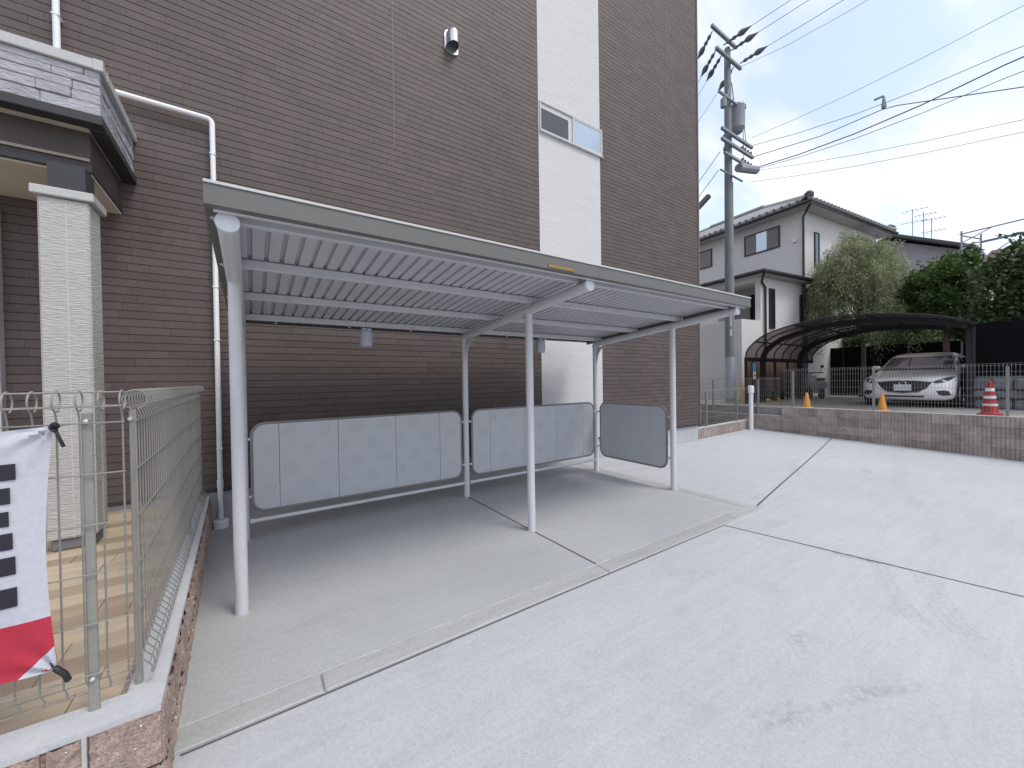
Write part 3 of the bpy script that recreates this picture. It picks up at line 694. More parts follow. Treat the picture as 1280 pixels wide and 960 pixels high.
for (xr, za_, zb2) in ((-.641, 1.252, 1.20), (-.6535, 1.176, 1.124), (-.657, 1.10, 1.052), (-.650, 1.03, .977), (-.6455, .953, .895), (-.644, .853, .79)):
    MB().grid(lambda u, v: (xr-u*.16, 1.945-.02*math.sin(math.pi*((-.56-xr+u*.16)/.89)*.9)*math.sin(math.pi*(1.366-za_)/.82)-.006, za_-.004*u+(zb2-za_)*v), 8, 3).build('black_block', ink, bn, recalc=False)
t1 = MB().tube(catmull([(-.556, 1.95, 1.362), (-.547, 1.935, 1.365), (-.553, 1.93, 1.375), (-.562, 1.94, 1.36), (-.55, 1.935, 1.35)], 4), .007, 6).tube(catmull([(-.556, 1.945, 1.36), (-.545, 1.93, 1.335), (-.532, 1.93, 1.295)], 4), .005, 6).build('tie', tie, bn)
MB().tube(catmull([(-.575, 1.94, .567), (-.56, 1.93, .548), (-.545, 1.93, .528), (-.537, 1.935, .50)], 4), [.004]*3+[.009]*10, 6).build('tie', tie, bn)

# ------------------------------------------------------------------ boundary block wall, fences, low wall, white pipe
def rib_block(L, H, D, nr):
    mb = MB(); mb.box(0, L, .012, D, 0, H); rw = L/nr
    for k in range(nr):
        a, b = k*rw+.007, (k+1)*rw-.007; n = len(mb.v)
        mb.v += [(a, .013, .001), (b, .013, .001), (b, .013, H-.001), (a, .013, H-.001), (a+.006, 0, .0025), (b-.006, 0, .0025), (b-.006, 0, H-.0025), (a+.006, 0, H-.0025)]
        mb.f += [(n+4, n+5, n+6, n+7), (n, n+1, n+5, n+4), (n+1, n+2, n+6, n+5), (n+2, n+3, n+7, n+6), (n+3, n, n+4, n+7)]
    return mb.mesh('block', blockfar, recalc=False, smooth=False)
rb = rib_block(.397, .197, .14, 7)
BX = 11.95
bw = thing('block_wall', 'long brown ribbed block wall at the back of the parking lot', 'wall', (BX, 1.5, 0))
for c in range(5):
    z0 = .645-.2*(c+1); y = 4.66; k = 0
    while y > -4.5:
        inst('block', rb, bw, (BX, y, z0), (0, 0, -math.pi/2)); y -= .4; k += 1
MB().box(BX+.0, BX+.15, -4.7, 4.66, .645, .662, .003).build('mortar_cap', mortar, bw)
bw2 = thing('block_wall', 'lower brown block wall stepping down behind the white pipe', 'wall', (BX, 6.5, 0))
for c in range(3):
    z0 = .395-.2*(c+1); y = 4.67; k = 0
    while y < 9.5:
        inst('block', rb, bw2, (BX+.02, y+.395, z0), (0, 0, -math.pi/2)); y += .4; k += 1
MB().box(BX+.02, BX+.16, 4.665, 9.6, .395, .41, .003).build('mortar_cap', mortar, bw2)
def far_fence(t, P0, P1, zbase, ztop, posts, step=.05, hs=.16, r=.0019, m=fence_far):
    P0, P1 = Vector(P0), Vector(P1); L = (P1-P0).length; d = (P1-P0)/L; mb = MB(); n_ = Vector((-d.y, d.x, 0))
    k = 0
    while k*step < L:
        p = P0+d*k*step; mb.bar((p.x, p.y, zbase+.04), (p.x, p.y, ztop-.07), 2*r, 2*r, up=(d.x, d.y, 0))
        q = [(p.x+n_.x*s_, p.y+n_.y*s_, z) for s_, z in ((0, ztop-.07), (.03, ztop-.03), (0, ztop), (-.03, ztop-.03), (0, ztop-.07))]
        mb.tube(q, r, 4, caps=False); k += 1
    mb.build('wire_mesh', m, t, kind='stuff', recalc=False, smooth=False)
    z = zbase+.06
    zs = []
    while z < ztop-.08: zs.append(z); z += hs
    for z in zs+[ztop, ztop-.035]: MB().bar((P0.x-n_.x*.004, P0.y-n_.y*.004, z), (P1.x-n_.x*.004, P1.y-n_.y*.004, z), 2*r, 2*r).build('horizontal_wire', m, t)
    for a in posts:
        p = P0+d*a+n_*.03; MB().box(p.x-.022, p.x+.022, p.y-.022, p.y+.022, zbase, ztop-.06, .003).build('post', m, t)
hf = thing('mesh_fence', 'wire mesh fence on top of the long brown block wall before the car', 'fence', (BX+.07, 1.5, .66), group='far mesh fences')
far_fence(hf, (BX+.07, 4.62, 0), (BX+.07, -4.6, 0), .662, 1.68, (.19, 1.82, 3.75, 5.7, 7.7))
lf = thing('mesh_fence', 'lower wire mesh fence behind the white pipe beside the driveway', 'fence', (BX+.09, 6.5, .41), group='far mesh fences')
far_fence(lf, (BX+.09, 9.5, 0), (BX+.09, 4.72, 0), .41, 1.46, (.3, 1.6, 2.9, 4.2))
lk = thing('low_wall', 'low pinkish block kerb between the brown building corner and the white pipe', 'wall', (10.3, 5.3, 0))
rb2 = rib_block(.395, .24, .12, 5); x = 8.80
lkm = mat('low_wall_pink', (.36, .28, .25), .95, var=.12, vs_=6, fine=.1)
while x < 11.75:
    q = inst('block', rb2, lk, (x, 5.26+.06*(x-8.8), .0), (0, 0, .06)); x += .4
MB().prism([(8.80, 5.27), (11.86, 5.454), (11.86, 5.60), (8.80, 5.40)], lambda a, b, t: (a, b, t), .241, .256).build('mortar_cap', mortar, lk)
lkf = thing('mesh_fence', 'short wire mesh fence on the low kerb at the building corner', 'fence', (10.3, 5.4, .25), group='far mesh fences')
far_fence(lkf, (8.85, 5.33, 0), (11.82, 5.52, 0), .256, 1.18, (.7, 2.45))
vp = thing('vent_pipe', 'white plastic vent pipe with cap standing at the corner of the lot', 'pipe', (11.72, 5.33, 0))
MB().tube([(11.72, 5.33, -.02), (11.72, 5.33, 1.08)], .055, 16).build('pipe', pvc, vp)
MB().lathe([(.07, 1.02), (.078, 1.03), (.078, 1.22), (.06, 1.235)], (11.72, 5.33, 0), 16).build('cap', pvc, vp)

# ------------------------------------------------------------------ neighbour side
GN = .62
struct(MB().box(12.1, 24, -14, 30, -.44, GN).build('driveway', asph))
struct(MB().prism([(24.002, -60), (200, -60), (200, 120), (24.002, 120)], lambda a, b, t: (a, b, t), -.44, 1.4).build('terrain', groundm))
def cone(t, x, y, h_, r, m, stripes=()):
    b = .05 if h_ > .5 else .03
    MB().box(x-r*1.15, x+r*1.15, y-r*1.15, y+r*1.15, GN, GN+b, .012).build('base', m, t)
    top = r*.28
    body = MB().lathe([(r*.9, GN+b), (r*.82, GN+b+.02), (top, GN+h_-.01), (top*.7, GN+h_)], (x, y, 0), 18).build('body', m, t)
    for f0, f1 in stripes:
        ra, rb_ = r*.82+(top-r*.82)*f0+.004, r*.82+(top-r*.82)*f1+.004
        MB().lathe([(ra, GN+b+.02+f0*(h_-b-.03)), (rb_, GN+b+.02+f1*(h_-b-.03))], (x, y, 0), 18).build('reflective_band', reflw, body)
c1 = thing('traffic_cone', 'small orange cone behind the fence beside the parked scooter', 'traffic cone', (12.4, 4.23, GN), group='cones on the driveway'); cone(c1, 12.4, 4.23, .42, .105, orange)
c2 = thing('traffic_cone', 'small orange cone in front of the white car bumper', 'traffic cone', (12.5, 2.75, GN), group='cones on the driveway'); cone(c2, 12.5, 2.75, .42, .105, orange)
c3 = thing('traffic_cone', 'tall red cone with white bands before the grey stone wall', 'traffic cone', (12.55, 1.13, GN), group='cones on the driveway'); cone(c3, 12.55, 1.13, .70, .145, redp, ((.22, .29), (.46, .55), (.70, .80)))

# car (built nose towards -X)
CZ = .635; CX0, CYC = 14.35, 2.76
car = thing('parked_car', 'white hatchback parked nose-out under the black carport', 'car', (CX0+2.2, CYC, CZ))
LV = [(.17, .12, 4.28, .76, .35), (.21, .04, 4.38, .85, .42), (.30, .0, 4.43, .88, .45), (.42, .0, 4.46, .893, .48), (.55, .01, 4.46, .897, .5), (.64, .035, 4.46, .895, .55), (.70, .09, 4.45, .892, .62), (.75, .21, 4.44, .888, .7), (.80, .42, 4.42, .884, .78), (.85, .68, 4.39, .878, .82), (.90, .94, 4.36, .868, .8), (.94, 1.12, 4.34, .852, .74), (.98, 1.24, 4.31, .825, .66), (1.02, 1.33, 4.28, .80, .6), (1.10, 1.47, 4.21, .768, .55), (1.20, 1.65, 4.12, .727, .52), (1.30, 1.85, 3.98, .685, .5), (1.37, 2.02, 3.84, .64, .5), (1.41, 2.17, 3.70, .59, .5), (1.435, 2.34, 3.52, .52, .5), (1.45, 2.6, 3.2, .40, .45), (1.456, 2.85, 2.95, .15, .2)]
LV = [(l[0]*1.035,)+l[1:] for l in LV]
LZ = np.array([l[0] for l in LV]); LA = np.array(LV)
def lev(z): return [np.interp(z, LZ, LA[:, i]) for i in (1, 2, 3, 4)]
def cfront(y_, z):
    sf_, sr, w_, R_ = lev(z); t = min(1, abs(y_)/w_); return sf_+R_*(1-(1-t**2.7)**(1/2.7))
def crear(y_, z):
    sf_, sr, w_, R_ = lev(z); t = min(1, abs(y_)/w_); return sr-.35*(1-(1-t**2.7)**(1/2.7))
def cw(s, y_, z): return (CX0+s, CYC+y_, CZ+z)
zl = []
for a, b in zip(LZ[:-1], LZ[1:]): zl += [a, (a+b)/2]
zl.append(LZ[-1]); nU = 26
body = MB(); ringn = None
for z in zl:
    sf_, sr, w_, R_ = lev(z)
    th = [math.sin(math.pi/2*k/(nU/2)) for k in range(-nU//2, nU//2+1)]
    ring = [(cfront(w_*t*.9999, z), w_*t) for t in th]+[(crear(w_*t*.9999, z), w_*t) for t in reversed(th)]
    base = len(body.v); n = len(ring); body.v += [cw(s, y_, z) for s, y_ in ring]
    if ringn is not None:
        for k in range(n): body.f.append((ringn+k, ringn+(k+1) % n, base+(k+1) % n, base+k))
    else: body.f.append(tuple(base+k for k in range(n)))
    ringn = base
body.f.append(tuple(ringn+k for k in range(n)))
body.build('body', paint_w, car, ang=50)
def fpatch(name, poly_, m, off=.006, parent=car, sub=10):
    """patch from a front-view outline (y,z) wrapped on the nose surface"""
    c = np.mean(poly_, 0); P = []
    for a, b in zip(poly_, poly_[1:]+poly_[:1]):
        for k in range(4): P.append((a[0]+(b[0]-a[0])*k/4, a[1]+(b[1]-a[1])*k/4))
    mb = MB(); rings = 4; n = len(P)
    for r in range(rings+1):
        f = r/rings
        for p in P:
            yy, z2 = c[0]+(p[0]-c[0])*f, c[1]+(p[1]-c[1])*f
            mb.v.append(cw(cfront(yy, z2)-off, yy, z2))
    for r in range(rings):
        for k in range(n): mb.f.append((r*n+k, r*n+(k+1) % n, (r+1)*n+(k+1) % n, (r+1)*n+k))
    return mb.build(name, m, parent, recalc=False)
gr = fpatch('grille', [(-.53, .655), (-.25, .685), (0, .69), (.25, .685), (.53, .655), (.45, .51), (.30, .40), (0, .37), (-.30, .40), (-.45, .51)], blackm, .008)
MB().tube([cw(cfront(y_, z)-.012, y_, z) for y_, z in ((-.52, .63), (-.44, .49), (-.29, .385), (0, .358), (.29, .385), (.44, .49), (.52, .63))], .011, 6).build('chrome_trim', chrome, gr)
em = MB().tube([cw(cfront(0, .62)-.022, .068*math.cos(t), .622+.05*math.sin(t)) for t in np.linspace(0, 2*math.pi, 17)[:-1]], .007, 6, closed=True)
em.tube([cw(cfront(0, .62)-.024, y_, z) for y_, z in ((-.058, .635), (-.03, .635), (0, .605), (.03, .635), (.058, .635))], .006, 6).build('emblem', chrome, gr)
MB().box(CX0-.03, CX0-.012, CYC-.165, CYC+.165, CZ+.425, CZ+.59, .004).build('number_plate', plate_m, car)
fpatch('lower_intake', [(-.42, .30), (.42, .30), (.36, .255), (-.36, .255)], blackm)
for sgn in (-1, 1):
    hl = fpatch('headlight', [(sgn*.53, .645), (sgn*.60, .70), (sgn*.72, .755), (sgn*.84, .80), (sgn*.855, .76), (sgn*.80, .68), (sgn*.71, .635), (sgn*.60, .615)], lampm, .010)
    MB().lathe([(.001, .0), (.04, -.01), (.043, .02)], cw(cfront(.68, .69)-.012, sgn*.665, .687), 12, Matrix.Rotation(math.pi/2, 3, 'Y')).build('lens', chrome, hl)
    fpatch('fog_lamp_recess', [(sgn*.60, .42), (sgn*.72, .44), (sgn*.80, .42), (sgn*.84, .31), (sgn*.70, .295), (sgn*.64, .34)], blackm, .008)
def ws(name, t0, t1, z0, z1, m):
    mb = MB().grid(lambda u, v: cw(cfront((t0+u*(t1-t0))*lev(z0+v*(z1-z0))[2], z0+v*(z1-z0))-.008, (t0+u*(t1-t0))*lev(z0+v*(z1-z0))[2], z0+v*(z1-z0)+.004), 24, 10)
    return mb.build(name, m, car, recalc=False)
ws('windscreen', -.90, .90, .975, 1.355, mat('windscreen_glass', (.30, .30, .315), .07, metal=.5, var=0, fine=0, spec=.9))
MB().box(CX0+1.2, CX0+1.25, CYC-.3, CYC+.3, CZ+.965, CZ+.98).build('wiper', blackm, car)
for sgn in (-1, 1):
    def sidew(s0, s1, z0, z1):
        def f(u, v):
            z = z0+v*(z1-z0); a = s0+(1.0*v*(.55)); b = s1-(.35*v); return cw(a+(b-a)*u, sgn*(lev(z)[2]*.992+.012), z)
        return MB().grid(f, 14, 6)
    sidew(1.75, 2.75, 1.0, 1.33).build('side_window', glassm, car, recalc=False); sidew(2.3, 3.75, 1.0, 1.33).build('side_window', glassm, car, recalc=False)
    mr = MB().obox(cw(1.72, sgn*.915, 1.06), (.14, .20, .13), None, .04).build('mirror', paint_w, car); MB().obox(cw(1.72, sgn*.83, 1.01), (.06, .16, .03)).build('stalk', blackm, mr)
    for s in (.85, 3.55):
        MB().lathe([(.36, -.02), (.36, .02)], cw(s, sgn*.885, .345), 24, Matrix.Rotation(math.pi/2, 3, 'X')).build('wheel_arch', blackm, car)
        wh = MB().lathe([(.20, -.11), (.30, -.11), (.318, -.07), (.318, .07), (.30, .11), (.20, .11)], cw(s, sgn*.80, .318), 28, Matrix.Rotation(math.pi/2, 3, 'X')).build('wheel', rubber, car)
        MB().lathe([(.02, .03), (.19, .0), (.205, .02), (.205, -.02)], cw(s, sgn*.915, .318), 20, Matrix.Rotation(math.pi/2*sgn, 3, 'X')).build('rim', rimm, wh)

# scooter
sc = thing('scooter', 'grey motor scooter with black handlebar parked under the carport', 'scooter', (17.2, 5.6, GN))
SXc, SYc = 17.0, 5.55
for dx_ in (-.55, .62):
    wq = MB().lathe([(.13, -.05), (.20, -.05), (.22, -.02), (.22, .02), (.20, .05), (.13, .05)], (SXc+dx_, SYc, GN+.22), 20, Matrix.Rotation(math.pi/2, 3, 'X')).build('wheel', rubber, sc)
    MB().lathe([(.02, -.03), (.13, -.02), (.13, .02), (.02, .03)], (SXc+dx_, SYc, GN+.22), 12, Matrix.Rotation(math.pi/2, 3, 'X')).build('rim', rimm, wq)
gsc = mat('scooter_grey', (.22, .22, .23), .4, var=.2, vs_=12)
MB().grid(lambda u, v: (SXc-.42-.12*math.sin(v*2.2)+.5*(u-.5)**2, SYc+(u-.5)*(.46-.12*v), GN+.25+.62*v), 10, 10).build('front_shield', gsc, sc, recalc=False)
MB().obox((SXc+.38, SYc, GN+.52), (.72, .30, .34), None, .08).build('body', gsc, sc); MB().obox((SXc+.3, SYc, GN+.74), (.70, .28, .10), None, .04).build('seat', blackm, sc); MB().obox((SXc-.08, SYc, GN+.28), (.4, .3, .08), None, .02).build('footboard', blackm, sc)
MB().tube([(SXc-.55, SYc, GN+.25), (SXc-.36, SYc, GN+.95)], .03, 8).build('steering_column', blackm, sc)
hb = MB().tube([(SXc-.25, SYc-.33, GN+.98), (SXc-.36, SYc-.12, GN+.97), (SXc-.36, SYc+.12, GN+.97), (SXc-.25, SYc+.33, GN+.98)], .018, 8).build('handlebar', blackm, sc)
for sgn in (-1, 1):
    MB().tube([(SXc-.3, SYc+sgn*.25, GN+.98), (SXc-.3, SYc+sgn*.30, GN+1.16)], .007, 6).lathe([(.03, -.012), (.055, 0), (.03, .012)], (SXc-.3, SYc+sgn*.31, GN+1.19), 12, Matrix.Rotation(math.pi/2, 3, 'Y')).build('mirror', blackm, hb)
MB().lathe([(.02, -.03), (.075, 0), (.08, .03), (.05, .06)], (SXc-.47, SYc, GN+.86), 14, Matrix.Rotation(-math.pi/2, 3, 'Y')).build('headlamp', glass_sky, sc)

# carport
cp = thing('carport', 'black framed carport with curved brown translucent roof', 'carport', (15.7, 5, GN))
prof = catmull([(0, 6.10, 2.06), (0, 6.06, 2.32), (0, 5.80, 2.60), (0, 5.35, 2.84), (0, 4.3, 3.06), (0, 3.2, 3.06), (0, 2.2, 2.90), (0, 1.62, 2.72)], 5)
CXa, CXb = 13.1, 18.4
for x in np.linspace(CXa, CXb, 9):
    MB().tube([(x, p.y, p.z) for p in prof], .022, 6).build('rib', blackm, cp)
for x in (14.25, 17.2):
    pp = [(x, 6.1, GN)]+[(x, p.y, p.z-.09) for p in prof[1:]]
    mb = MB()
    for a, b in zip(pp[:-1], pp[1:]): mb.bar(a, b, .12, .15, up=(1, 0, 0))
    mb.build('main_frame', blackm, cp)
for i in range(8):
    xa, xb2 = np.linspace(CXa, CXb, 9)[i:i+2]
    MB().grid(lambda u, v: (xa+.02+v*(xb2-xa-.04), *[(lambda f: (prof[min(int(f), len(prof)-2)].lerp(prof[min(int(f), len(prof)-2)+1], f-min(int(f), len(prof)-2))))(u*(len(prof)-1))[k] for k in (1, 2)]), len(prof)-1, 1).build('roof_panel', poly, cp, recalc=False)
MB().box(CXa-.02, CXb+.02, 6.06, 6.14, 1.98, 2.10, .01).build('side_beam', blackm, cp); MB().box(CXa-.02, CXb+.02, 1.58, 1.64, 2.66, 2.76, .01).build('side_beam', blackm, cp)
for f in (.3, .5, .72):
    p = prof[int(f*len(prof))]; MB().box(CXa, CXb, p.y-.02, p.y+.02, p.z-.05, p.z-.01).build('roof_purlin', blackm, cp)
for x in (13.15, 13.6, 15.2, 16.2): MB().box(x-.035, x+.035, 6.09, 6.15, GN, 1.98, .005).build('post', blackm, cp)
for x in (15.0,): MB().box(x-.04, x+.04, 1.57, 1.63, GN, 2.66, .005).build('post', blackm, cp)
sg = thing('sign', 'small blue and white notice hanging on a carport post', 'sign', (13.62, 6.06, 1.5))
MB().box(13.5, 13.67, 6.07, 6.085, 1.66, 1.95).build('blue_panel', blue_s, sg); MB().box(13.52, 13.69, 6.07, 6.085, 1.40, 1.65).build('white_panel', mat('sign_cream', (.7, .66, .5), .6), sg); MB().box(13.57, 13.63, 6.06, 6.069, 1.50, 1.56).build('dark_mark', ink, sg)
bf = thing('board_fence', 'dark reddish brown board fence behind the low side of the carport', 'fence', (16, 6.5, GN))
x = 13.75
while x < 18.3: MB().box(x, x+.285, 6.42, 6.46, GN, 2.15, .006).build('board', redbrown, bf); x += .295
for i, x in enumerate((14.3, 14.95, 15.7, 16.5, 17.4)):
    st = MB().box(x-.13, x+.13, 6.2, 6.30, GN, GN+.09, .03).build('wheel_stop', yellow); tag(st, '%s yellow wheel stop from the utility pole, below the brown board fence' % ('first', 'second', 'third', 'fourth', 'fifth')[i], 'wheel stop', 'yellow wheel stops')
yp_ = thing('bollard', 'short yellow post behind the white vent pipe', 'bollard', (13.25, 6.3, GN)); MB().lathe([(.06, GN), (.06, GN+.52), (.05, GN+.58), (.02, GN+.6)], (13.25, 6.32, 0), 12).build('post', yellow, yp_)
# black screens and stone wall
bsn = thing('screen_fence', 'tall black screen fence behind the parked car', 'fence', (21.5, 5, GN))
y = 1.0
while y < 9: MB().box(21.5, 21.54, y, y+.96, GN, 2.70, .006).build('screen_panel', blackf, bsn); MB().box(21.47, 21.55, y+.96, y+1.0, GN, 2.74).build('post', blackm, bsn); y += 1.0
bs2 = thing('screen_fence', 'black screen fence standing on the grey stone wall below the hedge', 'fence', (15.2, 0, 1.6))
y = 1.66
while y > -6: MB().box(15.06, 15.10, y-.96, y, 1.42, 2.74, .006).build('screen_panel', blackf, bs2); y -= .97
MB().box(15.0, 15.06, 1.60, 1.74, GN, 2.76, .006).build('end_post', blackm, bs2)
MB().prism([(15.08, 1.70), (21.5, 1.05), (21.5, 1.0), (15.08, 1.65)], lambda a, b, t: (a, b, t), GN, 2.72).build('return_panel', blackf, bs2)
sw = thing('stone_wall', 'rough grey stone retaining wall behind the tall red cone', 'wall', (15, 0, GN))
MB().box(15.05, 15.35, -6.5, 1.58, GN-.3, 1.42).build('core', stonem, sw)
z = GN-.02; r = 0
for hgt in (.26, .22, .30):
    y = 1.62
    while y > -6:
        L = random.uniform(.22, .7); MB().obox((15.05, y-L/2, z+hgt/2), (.18+random.uniform(0, .16), L-.02, hgt-random.uniform(.01, .05)), Matrix.Rotation(random.uniform(-.07, .07), 3, 'X'), .045).build('stone', stonem, sw); y -= L
    z += hgt

# ------------------------------------------------------------------ neighbour house (own frame, turned 6 degrees)
hs = thing('house', 'two-storey cream stucco house with grey tiled roof beyond the utility pole', 'house', (16.2, 7.0, 0), math.radians(-6))
def H(name, m, mb, parent=hs, **kw): return mb.build(name, m, parent, local=True, **kw)
mainw = H('wall', stucco, MB().box(3.05, 10, 0, 10, .3, 8.42))
H('wall', stucco, MB().box(1.4, 3.04, .001, 6.5, .3, 5.33).box(0, 1.399, .001, .20, .3, 5.33).box(0, 1.399, 1.75, 6.5, .3, 5.33).box(0, 1.399, .201, 1.749, .3, 2.6).box(0, 1.399, .201, 1.749, 5.15, 5.33), label='projecting lower wing wall')
H('wall', stucco, MB().box(-1.2, -.001, 0.0, 6.5, .3, 3.62, .006), label='pale porch parapet wall')
H('entrance_door', blackm, MB().box(1.36, 1.3985, .21, 1.2, 2.6, 4.95)); H('letter_plate', glass_sky, MB().box(1.33, 1.359, .5, .85, 3.72, 3.98))
H('vent_cap', reflw, MB().box(2.96, 3.049, .22, .36, 7.15, 7.3, .02)); H('vent_cap', reflw, MB().box(2.96, 3.049, 3.2, 3.34, 6.95, 7.1, .02))
H('trim_line', stucco_g, MB().box(3.05, 10, -.012, -.001, 5.77, 5.80))
def window(x0, x1, y0, y1, z0, z1, axis, panes=2, m=glassm):
    # axis 0: on a wall facing -x (x0 is the wall), axis 1: facing -y
    f = MB(); e = .05
    def B(a, b, c, d, t0, t1): return f.box(x0-t1, x0-t0, a, b, c, d) if axis == 0 else f.box(a, b, y0-t1, y0-t0, c, d)
    a, b = (y0, y1) if axis == 0 else (x0, x1)
    B(a-e, b+e, z0-e, z0, .001, .05); B(a-e, b+e, z1, z1+e, .001, .05); B(a-e, a, z0, z1, .001, .05); B(b, b+e, z0, z1, .001, .05)
    wdo = H('window', gutterm, f)
    for k in range(panes):
        p, q = a+(b-a)*k/panes, a+(b-a)*(k+1)/panes; g_ = MB()
        mm = m if k % 2 == 0 else (glass_sky if panes == 3 else curtain)
        if axis == 0: g_.box(x0-.03, x0-.01, p+.012, q-.012, z0, z1)
        else: g_.box(p+.012, q-.012, y0-.03, y0-.01, z0, z1)
        H('pane', mm, g_, wdo)
window(3.05, 0, .92, 2.37, 7.2, 8.04, 0, 3, curtain); window(3.05, 0, 4.14, 5.6, 7.2, 8.02, 0, 2, curtain)
window(4.02, 4.3, 0, 0, 6.25, 7.6, 1, 1); window(.6, .86, 0, 0, 3.4, 4.86, 1, 1); window(2.82, 3.0, 0, 0, 3.7, 4.8, 1, 1)
H('bay_window', stucco_g, MB().box(7.0, 8.2, -.35, -.001, 6.3, 7.75)); H('bay_roof', gutterm, MB().box(6.9, 8.3, -.45, -.002, 7.751, 7.85)); window(7.2, 8.0, -.35, 0, 6.5, 7.55, 1, 1, glass_sky)
def hip(x0, x1, y0, y1, ze, pitch, ov, m, rollp=.30, roll=True, thick=.13):
    x0, x1, y0, y1 = x0-ov, x1+ov, y0-ov, y1+ov; hw = min(x1-x0, y1-y0)/2; zr_ = ze+hw*math.tan(pitch)
    if x1-x0 < y1-y0: r0, r1 = (x0+hw, y0+hw, zr_), (x0+hw, y1-hw, zr_)
    else: r0, r1 = (x0+hw, y0+hw, zr_), (x1-hw, y0+hw, zr_)
    c = [(x0, y0, ze), (x1, y0, ze), (x1, y1, ze), (x0, y1, ze)]; cl_ = [(p[0], p[1], ze-thick) for p in c]
    mb = MB(); mb.v = c+cl_+[r0, r1]
    if x1-x0 < y1-y0: sl_ = [(0, 1, 8), (1, 2, 9, 8), (2, 3, 9), (3, 0, 8, 9)]
    else: sl_ = [(0, 1, 9, 8), (1, 2, 9), (2, 3, 8, 9), (3, 0, 8)]
    mb.f = sl_+[(4, 5, 6, 7)]+[(i, (i+1) % 4, 4+(i+1) % 4, 4+i) for i in range(4)]
    rf = H('roof', m, mb, smooth=False)
    tp = math.tan(pitch)
    if roll:
        for side in ('L', 'F'):
            n = int(((y1-y0) if side == 'L' else (x1-x0))/rollp)
            for k in range(n):
                t = (k+.5)*rollp
                L = min(t, ((y1-y0) if side == 'L' else (x1-x0))-t, hw)
                if L < .25: continue
                P = [(x0-.03+L*f, y0+t, ze+.04+(L*f)*tp) if side == 'L' else (x0+t, y0-.03+L*f, ze+.04+(L*f)*tp) for f in (0, 1)]
                H('roof_tile', m, MB().tube(P, .07, 8), rf)
    rd = MB(); 
    for a in (c[0], c[1], c[3]):
        e_ = r0 if a in (c[0],) or (a == c[1] and x1-x0 < y1-y0) or (a == c[3] and x1-x0 >= y1-y0) else r1
        rd.tube([(a[0], a[1], a[2]+.10), (e_[0], e_[1], e_[2]+.12)], .11 if roll else .06, 8)
    rd.tube([(r0[0], r0[1], r0[2]+.14), (r1[0], r1[1], r1[2]+.14)], .15, 8)
    if roll: H('ridge', m, rd, rf)
    if roll: H('ridge_end', gutterm, MB().lathe([(.05, -.12), (.17, -.05), (.17, .10), (.08, .2)], (c[0][0]+.1, c[0][1]+.1, ze+.16), 10), rf)
    gtr = MB().tube([(x0-.07, y1, ze-.09), (x0-.07, y0-.07, ze-.09), (x1, y0-.07, ze-.09)], .06, 8)
    H('gutter', gutterm, gtr, rf); H('eave_soffit', stucco_g, MB().box(x0+.05, x1-.05, y0+.05, y1-.05, ze-thick-.03, ze-thick-.002), rf)
    return rf
hip(3.05, 10, 0, 10, 8.56, math.radians(25), .55, kawara); hip(.0, 3.0, .0, 6.6, 5.50, math.radians(15), .34, mat('dark_green_roof', (.05, .062, .06), .45), roll=False, thick=.15)
H('drainpipe', gutterm, MB().tube([(2.6, -.5, 8.4), (2.95, -.08, 8.1), (2.97, -.06, .4)], .045, 8)); H('drainpipe', gutterm, MB().tube([(-.3, -.3, 5.35), (-.02, -.06, 5.1), (.22, -.06, 4.9), (.22, -.06, .4)], .04, 8)); H('drainpipe', gutterm, MB().tube([(3.25, -.35, 5.35), (3.2, -.06, 5.1), (3.2, -.06, .4)], .04, 8))

# second house with TV antennas
h2 = thing('house', 'grey house with dark gabled roof and TV antennas behind the trees', 'house', (30, 4.5, 1.4))
MB().prism([(3.55, 1.4), (7.6, 1.4), (7.6, 8.05), (6.1, 8.95), (3.55, 7.75)], lambda a, b, t: (t, a, b), 30, 40).build('wall', mat('lavender_wall', (.37, .36, .40), .9), h2)
for p, q in (((3.0, 7.55), (6.1, 9.12)), ((6.1, 9.12), (8.4, 7.75))):
    MB().prism([p, q, (q[0], q[1]+.16), (p[0], p[1]+.16)], lambda a, b, t: (t, a, b), 29.3, 40.5).build('roof', dark_roof, h2)
MB().box(29.2, 40.5, 5.95, 6.25, 9.16, 9.40, .05).build('ridge', dark_roof, h2)
MB().lathe([(.08, -.15), (.24, -.05), (.24, .12), (.1, .25)], (29.25, 6.1, 9.45), 10).build('ridge_end', mat('ridge_end_brown', (.10, .07, .065), .7), h2)
MB().bar((29.4, 4.2, 7.3), (29.4, 3.1, 7.9), .06, .1).build('eave_brace', stucco_g, h2)
for i, (y, zt, s_, dsc) in enumerate(((5.37, 10.75, .75, 'tallest'), (4.95, 10.45, .6, 'middle'), (4.66, 10.0, .65, 'shortest'))):
    an = thing('tv_antenna', 'thin rooftop TV antenna, %s of the three on the grey house' % dsc, 'antenna', (31, y*1.03, 8.6), group='rooftop antennas')
    X_, Y_ = 31, y*1.03
    MB().tube([(X_, Y_, 8.2), (X_, Y_, zt)], .018, 6).build('mast', greybox, an)
    for zz_ in ((zt-.1, zt-.75) if i != 1 else (zt-.2,)):
        bo = MB().tube([(X_-.2, Y_+.55*s_, zz_+.02), (X_, Y_-.8*s_, zz_)], .012, 5).build('boom', greybox, an)
        e = MB()
        for k in range(6):
            f = k/5; yy = Y_+.5*s_-1.25*s_*f; e.tube([(X_-.35, yy, zz_), (X_+.35, yy, zz_)], .007, 4)
        e.build('elements', greybox, bo, kind='stuff')
h3 = thing('house', 'house with dark brown roof seen behind the scaffolding', 'house', (28, 0, 1.4))
MB().box(28.3, 36, -9, 2.4, 1.4, 6.3).build('wall', stucco_g, h3)
